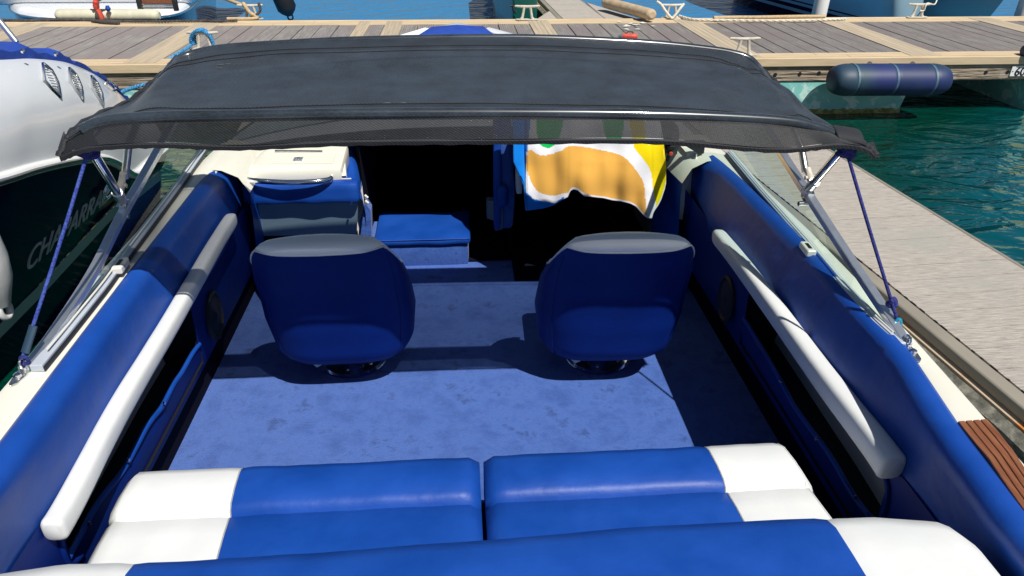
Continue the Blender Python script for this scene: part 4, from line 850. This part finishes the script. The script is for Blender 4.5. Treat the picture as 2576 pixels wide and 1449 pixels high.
# ================================================================ HELM SEATS
def helm_seat(loc,rz,label):
    root=empty('helm_seat',loc,label,'seat','swivel bucket seats'); mt=Matrix.Translation(loc)@Matrix.Rotation(rz,4,'Z')
    zt=.790  # top of back above floor
    def pt(th,v,inn=0):
        # th plan angle (0 = straight aft), v 0..1 height
        a=.955*interp([(0,.250),(.04,.278),(.13,.303),(.40,.318),(.8,.306),(1,.280)],v); bb=interp([(0,.185),(.08,.225),(.3,.228),(.6,.205),(1,.20)],v)
        top=zt-.13*max(0,(abs(th)-.75)/1.0)**1.2-.02*abs(th)**2
        z=lerp(.15,top,v); 
        lean=-.205*(v**1.6)+.0
        e=.52
        x=a*math.copysign(abs(math.sin(th))**e,th); y=-bb*math.copysign(abs(math.cos(th))**.7,math.cos(th))+lean-.03
        q=Vector((x,y,z))
        if inn: q=Vector((x*(1-inn/a*(.55+.25*abs(math.cos(th)))),y+inn*max(.15,math.cos(th))*1.05,z))
        return q
    ths=crng(-1.95,1.95,41); 
    def vb(th): return interp([(0,.955),(.35,.965),(.62,.985),(.8,.998),(1.2,.985),(2,.97)],abs(th))
    blue=[[mt@pt(th,vb(th)*k/22) for th in ths] for k in range(23)]
    mb=MB(); mb.grid(blue); bot=[mt@pt(th,0) for th in ths]; c_=sum(bot,Vector())/len(bot); mb.add([c_]+bot,[(0,i+1,i+2) for i in range(40)])
    bk=mb.build('backrest_shell','vinyl_blue_shade',root,auto=80)
    # white cap rolling over the top to the inner face
    rows=[]
    T=.135
    for k,(v,inn,dz) in enumerate(((None,0,0),(.985,.0,-.0),(1,.012,.010),(1,.035,.018),(1,.07,.02),(1,.10,.012),(1,.125,-.006),(.95,.138,-.01),(.8,.13,0),(.5,.115,0),(.25,.10,0))):
        rw=[]
        for th in ths:
            vv=vb(th) if v is None else max(v,vb(th)) if k<2 else v
            thin=interp([(0,1),(.7,.85),(1.2,.6),(1.95,.45)],abs(th))
            q=pt(th,min(vv,1),inn*thin); q.z+=dz*thin; rw.append(mt@q)
        rows.append(rw)
    mb=MB(); mb.grid(rows); mb.build('headrest_cap','vinyl_cap_lit',root,auto=80)
    mb=MB(); mb.tube([rows[0][i]+(rows[0][i]-mt@Vector((0,0,.5))).normalized()*.001 for i in range(41)],.0035,6); mb.build('cap_piping','vinyl_white',bk)
    # seams down the shell corners
    for th in (-.78,.78): mb=MB(); mb.tube([mt@(pt(th,v)+Vector((0,-.001,0))) for v in crng(.02,.92,18)],.0022,6); mb.build('shell_seam','vinyl_blue_shade',bk)
    mb=rbox((-.215,-.16,.24),(.215,.25,.36),r=.045,nx=14,ny=12,nz=5); mb.v=[tuple(mt@Vector(q)) for q in mb.v]; mb.build('seat_cushion','vinyl_blue',root)
    mb=rbox((-.17,-.14,.15),(.17,.2,.24),r=.02,nx=6,ny=6,nz=3); mb.v=[tuple(mt@Vector(q)) for q in mb.v]; mb.build('seat_pan','rubber',root)
    mb=MB(); mb.tube([mt@Vector((0,.03,z)) for z in (.0,.006,.008,.02,.022,.05,.052,.07,.072,.15)],[.15,.15,.145,.14,.066,.060,.052,.052,.040,.040],32); mb.build('pedestal','steel',root)
    mb=MB()
    for a in crng(0,5.2,6): q=mt@Vector((.105*math.cos(a+.4),.03+.105*math.sin(a+.4),.02)); mb.tube([q,q+Vector((0,0,.004))],.008,8)
    mb.build('base_screw','steel_worn',root)
    a=[mt@Vector(v) for v in ((-.17,-.13,.15),(-.08,-.14,.15),(-.10,-.145,.105),(-.13,-.145,.09),(-.16,-.14,.12))]
    mb=MB(); mb.add(a+[q+Vector((0,.004,0)) for q in a],[tuple(range(5)),tuple(range(5,10))]); mb.build('slide_lever','plastic_white',root,smooth=False)
    return root
g=P(866,928,Z=.25); helm_seat(Vector((g.x+.035,g.y+.04,.25)),R_(1),'left swivel bucket seat, in front of the cream console')
g=P(1540,928,Z=.25); helm_seat(Vector((g.x-.05,g.y+.07,.25)),R_(-1.5),'right swivel bucket seat, behind the towel draped helm')

# ================================================================ STERN BENCH CUSHIONS
zb_=.675
def bench_cushion(x0,x1,xw0,xw1,white_right,label,skewl=0,skewr=0):
    root=empty('bench_cushion',((x0+x1)/2,1.4,.55),label,'cushion','stern bench seat cushions')
    def prof(): # (Y,z)
        return [(1.02,.60),(1.04,.655),(1.08,.668),(1.25,.668),(1.36,.666),(1.422,.662),(1.433,.652),(1.442,.668),(1.46,.679),(1.51,.684),(1.575,.681),(1.605,.668),(1.619,.645),(1.622,.57),(1.60,.52)]
    def xs(a,b,n,rl,rr):
        out=[]
        for i in range(n+1):
            t_=i/n; out.append(t_)
        return out
    def panel(a0,a1,b0,b1,el,er,name,m_,n=22):
        # a: x at aft, b: x at front ; el/er rounded outer ends
        mb=MB(); rows=[]
        for i in range(n+1):
            t_=i/n; rw=[]
            for Y,z in prof():
                k=(Y-1.02)/.6; x=lerp(lerp(a0,a1,t_),lerp(b0,b1,t_),k); dz=0
                W=abs(a1-a0)
                for flag,d in ((el,t_*W),(er,(1-t_)*W)):
                    if flag and d<.024: q=1-d/.024; dz-=.024*(1-math.sqrt(max(0,1-q*q)))
                    elif not flag and d<.012: dz-=.0035*(1-d/.012)
                if name=='end_gusset': dz-=.075*t_
                dz+=.0045*mnoise.noise(Vector((x*5,Y*6,3)))+.003*mnoise.noise(Vector((x*14,Y*10,5)))
                rw.append(Vector((x,Y,z+dz)))
            rows.append(rw)
        if not (el and er):
            jn=rows[-1] if el else rows[0]; pm=MB(); pm.tube([v+Vector((0,0,.000)) for v in jn],.0022,6); pm.build('seam_piping',m_ if 'white' in m_ else 'vinyl_blue',root)
        # end skirts
        for idx,flag in ((0,el),(-1,er)):
            if flag:
                rw=[v+Vector((0,0,0)) for v in rows[idx]]; low=[Vector((v.x,v.y,min(v.z,.50))) for v in rw]
                if idx==0: rows.insert(0,low)
                else: rows.append(low)
        mb.grid(rows); return mb.build(name,m_,root,auto=70)
    if white_right:
        panel(x0,xw0,x0,xw1,True,False,'blue_panel','vinyl_blue'); panel(xw0,x1+.03,xw1,x1-.025,False,False,'white_panel','vinyl_white',n=12); panel(x1+.03,x1+.075,x1-.025,x1+.03,False,True,'end_gusset','vinyl_white',n=6)
    else:
        panel(xw0,x1,xw1,x1,False,True,'blue_panel','vinyl_blue'); panel(x0,xw0,x0-.0,xw1,True,False,'white_panel','vinyl_white',n=12)
    return root
bench_cushion(-.975,.028,-.628,-.662,False,'left bench cushion, blue with a white outer end')
bench_cushion(.040,.965,.742,.712,True,'right bench cushion, blue with a white outer end')
# bench box under the cushions
mb=MB(); mb.box((-1.0,.42,.26),(1.05,1.57,.52)); mb.build('bench_base','vinyl_blue_shade',sb,smooth=False,bevel=.01)
# backrest pad (nearest)
br=empty('sunpad_cushion',(.05,.7,.9),'long blue stern backrest pad with white ends at the bottom of the frame','cushion')
def bprof(x):
    f=1.078+.012*math.sin(x*3)+ (-.03*max(0,abs(x-.03)-.85)/.2)
    return [(.30,.80),(.31,.90),(.36,.94),(.5,.952),(.7,.958),(.85,.962),(.95,.962),(f-.06,.958),(f-.025,.944),(f-.006,.915),(f,.87),(f+.01,.78),(f+.01,.64)]
def bpanel(xa,xb,name,m_,n,el=False,er=False,bend=0):
    mb=MB(); rows=[]
    for i in range(n+1):
        t_=i/n; rw=[]
        xx=lerp(xa,xb,t_)
        for j,(Y,z) in enumerate(bprof(xx)):
            dz=0;dy=0
            for flag,d in ((el,t_*abs(xb-xa)),(er,(1-t_)*abs(xb-xa))):
                if flag and d<.075: q=1-d/.075; s_=(1-math.sqrt(max(0,1-q*q))); dz-=.045*s_; dy-=.075*s_ if j>6 else 0
                elif not flag and d<.012: dz-=.004*(1-d/.012)
            x=xx
            if name!='blue_panel' or True:
                # panel seams run slightly outward towards the stern
                kk=(1.06-Y)
                edge_l=1 if abs(xx-(-.688))<1e-6 else 0
                x=xx+ (bend*kk*(1-t_) if bend>0 and not er else 0)
            dz+=.005*mnoise.noise(Vector((xx*4,Y*5,8)))+.002*mnoise.noise(Vector((xx*13,Y*13,8)))
            rw.append(Vector((x,Y+dy,z+dz)))
        rows.append(rw)
    for idx,flag in ((0,el),(-1,er)):
        if flag:
            low=[Vector((v.x,v.y,.64)) for v in rows[idx]]
            if idx==0: rows.insert(0,low)
            else: rows.append(low)
    mb.grid(rows); return mb.build(name,m_,br,auto=70)
bpanel(-1.04,-.688,'white_panel','vinyl_white',14,el=True)
bpanel(-.688,.777,'blue_panel','vinyl_blue',50)
bpanel(.777,1.075,'white_panel','vinyl_white',14,er=True)

# ================================================================ TOWEL over the helm
def zt_(x,y): return (1182+x*.2233,338.6+y*.2233)
def inpoly(x,y,pg):
    c_=False; j=len(pg)-1
    for i in range(len(pg)):
        xi,yi=pg[i];xj,yj=pg[j]
        if (yi>y)!=(yj>y) and x<(xj-xi)*(y-yi)/(yj-yi)+xi: c_=not c_
        j=i
    return c_
def sm2(pg,n=5):
    q=smoothpts([Vector((a,b_,0)) for a,b_ in pg],n); return [(v.x,v.y) for v in q]
tan_=sm2([(660,180),(700,170),(810,235),(1020,185),(1110,130),(1300,140),(1650,215),(1780,290),(1880,420),(1960,560),(1985,860),(1975,1000),(1200,1000),(1200,720),(1110,650),(960,680),(830,665),(740,610),(680,520),(645,400),(640,280),(660,180)])
wht=[(620,420),(640,300),(650,170),(665,60),(680,-200),(1780,-200),(1850,150),(1930,250),(2000,340),(2040,430),(2060,600),(2090,800),(2100,1100),(1000,1100),(1060,690),(960,770),(830,750),(700,715),(640,650),(615,580),(620,420)]
grn1=sm2([(740,-200),(760,60),(800,120),(860,152),(920,140),(1000,60),(1040,-200),(740,-200)]); grn2=sm2([(1480,-200),(1540,60),(1600,88),(1650,92),(1700,70),(1720,-200),(1480,-200)])
wh2=sm2([(1960,-200),(1975,60),(1990,100),(2020,112),(2080,95),(2180,92),(2260,80),(2260,-200),(1960,-200)])
def left(y): return interp([(-300,470),(60,485),(300,490),(450,560),(570,605),(700,612),(850,625)],y)
def right(y): return interp([(-300,2120),(60,2180),(400,2215),(550,2210),(650,2190),(750,2150),(860,2070),(940,2045)],y)
def bottom(x): return interp([(470,560),(560,560),(600,600),(612,840),(640,855),(820,830),(950,790),(1040,735),(1100,700),(1130,630),(1170,612),(1220,625),(1290,690),(1400,705),(1500,715),(1600,740),(1700,748),(1800,775),(1880,815),(1920,860),(1960,905),(2000,935),(2045,945),(2062,880),(2110,810),(2160,720),(2200,600),(2215,520)],x)
def tcol(x,y):
    if inpoly(x,y,grn1) or inpoly(x,y,grn2): return (.0,.46,.09)
    if x>1090 and y>bottom(x)-26: return (.80,.80,.84)
    if inpoly(x,y,tan_): return (.76,.40,.075)
    if inpoly(x,y,wh2): return (.82,.82,.86)
    if inpoly(x,y,wht): return (.82,.82,.86)
    if x>1700: return (.86,.66,.0)
    return (.0,.20,.72)
nx_,ny_=150,110
me=bpy.data.meshes.new('towel'); vs=[];fs=[];cols=[]
y0_=-260
for j in range(ny_+1):
    v=j/ny_
    for i in range(nx_+1):
        u=i/nx_; xx=lerp(475,2210,u); yb=bottom(xx); yy=lerp(y0_,yb,v); 
        l,r2=left(yy),right(yy); xe=xx
        if xx<l: xe=l
        if xx>r2: xe=r2
        ff=.012*math.sin(xe*.0085+.8*math.sin(yy*.004))*v+.007*math.sin(xe*.027+1)*v**2+.02*mnoise.noise(Vector((xe*.004,yy*.003,0)))
        Yd=3.33-.03*v+ff+ (.07*(1-v)**3)
        if xx<640: Yd+=.03
        px,py=zt_(xe,yy); vs.append(P(px,py,Y=Yd)); cols.append((xe,yy))
for j in range(ny_):
    for i in range(nx_): a=j*(nx_+1)+i; fs.append((a,a+1,a+nx_+2,a+nx_+1))
# carry the cloth back over the dash top
top=vs[:nx_+1]
me.from_pydata([tuple(v) for v in vs],[],fs); me.update()
ca_=me.color_attributes.new('print','FLOAT_COLOR','POINT')
for k,(x,y) in enumerate(cols): c3=tcol(x,y); ca_.data[k].color=(*c3,1)
tm=bpy.data.materials.new('towel_print'); tm.use_nodes=True; t=tm.node_tree; at=t.nodes.new('ShaderNodeAttribute'); at.attribute_name='print'
pb=t.nodes['Principled BSDF']; t.links.new(at.outputs[0],pb.inputs['Base Color']); pb.inputs['Roughness'].default_value=.9; pb.inputs['Sheen Weight'].default_value=.2; pb.inputs['Specular IOR Level'].default_value=.15
tn=t.nodes.new('ShaderNodeTexNoise'); tn.inputs['Scale'].default_value=160; bp=t.nodes.new('ShaderNodeBump'); bp.inputs['Strength'].default_value=.35; bp.inputs['Distance'].default_value=.003; t.links.new(tn.outputs[0],bp.inputs['Height']); t.links.new(bp.outputs[0],pb.inputs['Normal'])
tw=link('towel',me,tm); q=tw.modifiers.new('solid','SOLIDIFY'); q.thickness=.006; tag(tw,'printed beach towel in tan, white, yellow and blue draped over the helm','towel')

# ================================================================ BIMINI CANOPY
bi=empty('bimini_canopy',(.05,2.3,1.5),'dark mesh folding sunshade canopy over the cockpit on steel poles','canopy')
hem =[(150,392),(232,366),(400,358),(600,364),(900,352),(1290,349),(1650,349),(1950,371),(2105,360),(2172,368),(2203,390)]
barr=[(166,352),(250,305),(400,291),(600,288),(900,283),(1290,282),(1650,286),(1950,300),(2050,318),(2120,345),(2186,370)]
aft =[(205,318),(300,290),(420,277),(600,270),(900,262),(1290,264),(1650,271),(1950,287),(2020,297),(2072,318),(2140,345)]
midr=[(318,262),(370,232),(450,212),(620,198),(900,188),(1290,186),(1650,193),(1870,206),(1950,218),(1990,238),(2012,268)]
frs =[(392,196),(430,172),(490,152),(640,138),(900,126),(1290,120),(1600,131),(1780,150),(1860,168),(1920,192),(1960,215)]
fre =[(446,146),(480,133),(550,118),(680,108),(900,97),(1290,91),(1600,103),(1780,120),(1850,132),(1885,145),(1905,165)]
def rowP(px,Yc,ye=0): 
    n=len(px); return [P(x,y,Y=Yc+ye*abs(2*i/(n-1)-1)**4) for i,(x,y) in enumerate(px)]
R0=rowP(hem,1.925); R1=rowP(barr,1.99,-.03); R2=rowP(aft,2.07,-.03); R3=rowP(midr,2.43); R4=rowP(frs,2.67,-.03); R5=rowP(fre,2.83,-.06)
def dens(rows,nu=10,nv=8):
    rr=[smoothpts(r_,nu) for r_ in rows]; cols_=[smoothpts([r_[k] for r_ in rr],nv) for k in range(len(rr[0]))]
    return [[cols_[k][j] for k in range(len(cols_))] for j in range(len(cols_[0]))]
D=dens([R1,R2,R3,R4,R5]); nD=len(D)
for j,rw in enumerate(D):
    t_=j/(nD-1)
    for k,q in enumerate(rw):
        u=k/(len(rw)-1); wr=math.sin(math.pi*min(1,t_*1.05))
        dz=.010*math.sin(u*26+t_*5+2*math.sin(u*7))*wr*(abs(u-.5)*1.3+.25)+.007*mnoise.noise(Vector((u*14,t_*4,0)))*wr
        dz+=.012*mnoise.noise(Vector(((u-t_*.35)*22,t_*1.5,3)))*wr*max(0,u-.45)*2
        rw[k]=q+Vector((0,0,dz))
mb=MB(); mb.grid(D[8:-8]); fab=mb.build('canopy_fabric','mesh',bi)
mb=MB(); mb.grid(D[:9]); mb.build('rear_band','mesh_double',bi)
mb=MB(); mb.grid(D[-9:]); mb.build('front_band','mesh_double',bi)
V=dens([R0,R1],10,5); mb=MB(); mb.grid([[q+Vector((0,.004*math.sin(k*.35),0)) for k,q in enumerate(rw)] for rw in V]); mb.build('rear_valance','mesh_valance',bi)
hd=V[0]
def hem_strip(Q,dvec,thick=.004,jag=0):
    mb=MB(); mb.grid([[q,q+Vector((0,-thick,0))+dvec*.3,q+dvec+Vector((0,-thick*.5,jag*math.sin(i*2.7))),q+dvec+Vector((0,thick*.5,0)),q+Vector((0,thick,0))+dvec*.3] for i,q in enumerate(Q)],closed=True,cap=True); return mb
hem_strip(hd,Vector((0,0,-.016)),jag=.0015).build('rear_hem','mesh_hem',bi)
for e,sgn in ((0,-1),(-1,1)):
    ed=[rw[e] for rw in V]+[rw[e] for rw in D[1:]]
    mb=MB(); mb.tube([q+Vector((sgn*.004,0,.003*math.sin(i*1.9))) for i,q in enumerate(ed)],.009,8,sy=.5); mb.build('side_hem','mesh_hem',bi)
# hanging corner flaps
for px,py,s in (((150,392),(170,408),-1),((2203,390),(2195,406),1)):
    a=P(*px,Y=1.975); b_=P(*py,Y=1.99)
for pts,s in (([(146,372),(150,398),(164,402),(182,378),(200,366),(228,362)],-1),([(2212,396),(2196,399),(2186,392),(2176,368),(2150,360),(2110,354)],1)):
    Q=[P(x,y,Y=1.94) for x,y in pts]; mb=MB(); rows=[[q,q+Vector((0,.02,.012)),q+Vector((0,.05,.03))] for q in smoothpts(Q,5)]; mb.grid(rows); mb.build('corner_flap','mesh_hem',bi,solid=.003)
# sleeves and seams
B1=smoothpts(R1,10); mb=MB(); mb.tube([q+Vector((0,0,-.004)) for q in B1[6:-6]],.0165,14); mb.build('rear_sleeve','mesh_sleeve',bi)
B5=smoothpts(R5,10); mb=MB(); mb.tube([q+Vector((0,-.006,-.006)) for q in B5],.0155,14); mb.build('front_sleeve','mesh_sleeve',bi)
mb=MB()
for j,dz in ((8,.0015),(nD-8,.0015),(nD-10,.0015)):
    mb.tube([q+Vector((0,.006*mnoise.noise(Vector((k*.09,j,0))),.002)) for k,q in enumerate(D[j])],.0018,5)
V2=V[4]; mb.tube([q+Vector((0,-.003,0)) for q in V2],.0014,5); mb.build('stitched_seam','mesh_hem',bi)
# patches / snags on the fabric
mb=MB()
for k_,(px,py) in enumerate(((998,258),(988,261),(560,168),(572,163),(556,174))):
    q=min((q for rw in D for q in rw),key=lambda v:(v-P(px,py,Y=v.y)).length); mb.tube([q+Vector((-.009,0,.002)),q+Vector((.009,.004,.002))],.0014,5)
mb.build('fabric_snag','gasket',bi)
# frame: bows and poles
JL=P(308,507,X=-1.155); JR=P(2034,476,X=1.205)
rb=[q+Vector((0,0,-.006)) for q in B1]
mb=MB(); mb.tube(rb[8:-8],.011,12); mb.build('rear_bow','steel',bi)
mb=MB(); mb.tube([q+Vector((0,-.006,-.008)) for q in B5],.010,12); mb.build('front_bow','steel',bi)
TL=P(228,372,Y=1.99); TR=P(2122,372,Y=1.99)
FL=P(324,360,Y=2.35); FR=P(2017,376,Y=2.35)
for s,J,T_,F_,fe_,re_ in ((-1,JL,TL,FL,R5[0],rb[10]),(1,JR,TR,FR,R5[-1],rb[-10])):
    mb=MB(); mb.tube([J+(T_-J)*.16,T_,T_.lerp(re_,.5)+Vector((s*.015,0,0)),re_],.0135,16); mb.build('rear_pole','steel',bi)
    mb=MB(); mb.tube([J+(F_-J)*.42,F_,F_.lerp(fe_,.5)+Vector((s*.01,0,.02)),fe_],.0125,16); mb.build('front_pole','steel_worn',bi)
    jj=MB(); jj.tube([J+(T_-J)*.0,J+(T_-J)*.08,J+(T_-J)*.2],[.014,.018,.017],14); jm=jj.build('pole_joint','steel_worn',bi)
    mb=MB(); a=J+(T_-J)*.12; mb.tube([a,a+(F_-a)*.22,a+(F_-a)*.3,a+(F_-a)*.45],[.010,.013,.011,.011],12); mb.tube([a+(F_-a)*.2+Vector((-s*.018,0,0)),a+(F_-a)*.2+Vector((s*.018,0,0))],.007,10); mb.build('toggle_joint','cleat',jm)
    mb=MB(); mb.box((-.012,-.02,-.03),(.012,.02,.014),mtx=Matrix.Translation(J+Vector((0,-.005,-.012)))@Matrix.Rotation(R_(22),4,'X')); mb.tube([J+Vector((-.018*s-.018,-.02,-.045)),J+Vector((.018,-.02,-.045))],.009,10)
    mb.tube([J+Vector((s*-.014,0,0))+Vector((0,.018*math.cos(a),.018*math.sin(a)-.012)) for a in crng(0,6.28,14)],.0022,6)
    mb.build('mount_clamp','steel',jm,bevel=.003)
    k=MB(); kc=T_+Vector((0,-.02,.008))
    for i in range(3): k.tube([kc+Vector((.022*math.cos(a),.018*math.sin(a),-.018+.013*i+.005*math.sin(a*2+i))) for a in crng(0,6.6,16)],.0095,8)
    k.tube([kc+Vector((0,0,.02)),kc+Vector((0,0,-.028))],[.022,.018],10)
    foot=ws_top[s][0]+Vector((0,0,.03)) if s<0 else P(2258,808,X=1.258)
    top_=kc+Vector((0,-.012,-.02))
    if s<0:
        ko=k.build('tie_down_line','rope_navy',None); tag(ko,'braided blue line from the left canopy corner down to the left gunwale foot plate','rope')
        ft=ws_top[-1][0]+Vector((0,.012,.03)); mid=top_.lerp(ft,.80)
        m_=MB(); m_.tube(smoothpts([top_,top_.lerp(ft,.4)+Vector((0,0,-.004)),ft],8),.005,10); m_.build('line','rope_blue',ko)
        m_=MB(); m_.tube([ft.lerp(top_,.03)+Vector((.002,0,0)),ft.lerp(top_,.16)+Vector((.002,0,0))],.0135,12,sy=.6); m_.build('heat_shrink_sleeve','fender_blue',ko)
        m_=MB(); m_.tube([ft+Vector((.004+.010*math.cos(a),0,.012*math.sin(a)-.005)) for a in crng(0,6.28,14)],.005,8); m_.build('line_loop','rope_navy',ko)
    else:
        ko=k.build('tie_down_line','rope_navy',None); tag(ko,'braided navy line from the right canopy corner down to the cyan clip','rope')
        m_=MB(); m_.tube(smoothpts([top_,top_.lerp(foot,.45)+Vector((0,0,-.003)),foot],8),.0052,10); m_.build('line','rope_navy',ko)
        kq=top_.lerp(foot,.89)
        m_=MB(); m_.tube([kq+Vector((.011*math.cos(a),.006*math.sin(a*2),.012*math.sin(a))) for a in crng(0,6.28,12)],.007,8); m_.build('knot','rope_navy',ko)
        cb=tag(None or MB().tube([foot+Vector((0.002,0,-.012))+Vector((.012*math.cos(a)*(1 if math.sin(a)>0 else .75),0,.026*math.sin(a)-.006)) for a in crng(0,6.28,22)],.0042,8).build('carabiner','carabiner'),'cyan figure-eight clip between the right tie-down line and the gunwale eye','clip')
        m_=MB(); q=foot+Vector((.004,0,-.018)); m_.tube([q+Vector((-.012,0,.012)),q+Vector((0,0,0)),q+Vector((.012,0,-.006)),q+Vector((.004,0,-.026))],.0042,8); m_.build('clip_bar','carabiner',cb)
        m_=MB(); q=ws_top[1][0]+Vector((0,.0,.02)); m_.tube([foot+Vector((.004,0,-.042)),q+Vector((0,0,.01)),q],.006,8); m_.build('shackle','steel',sb)
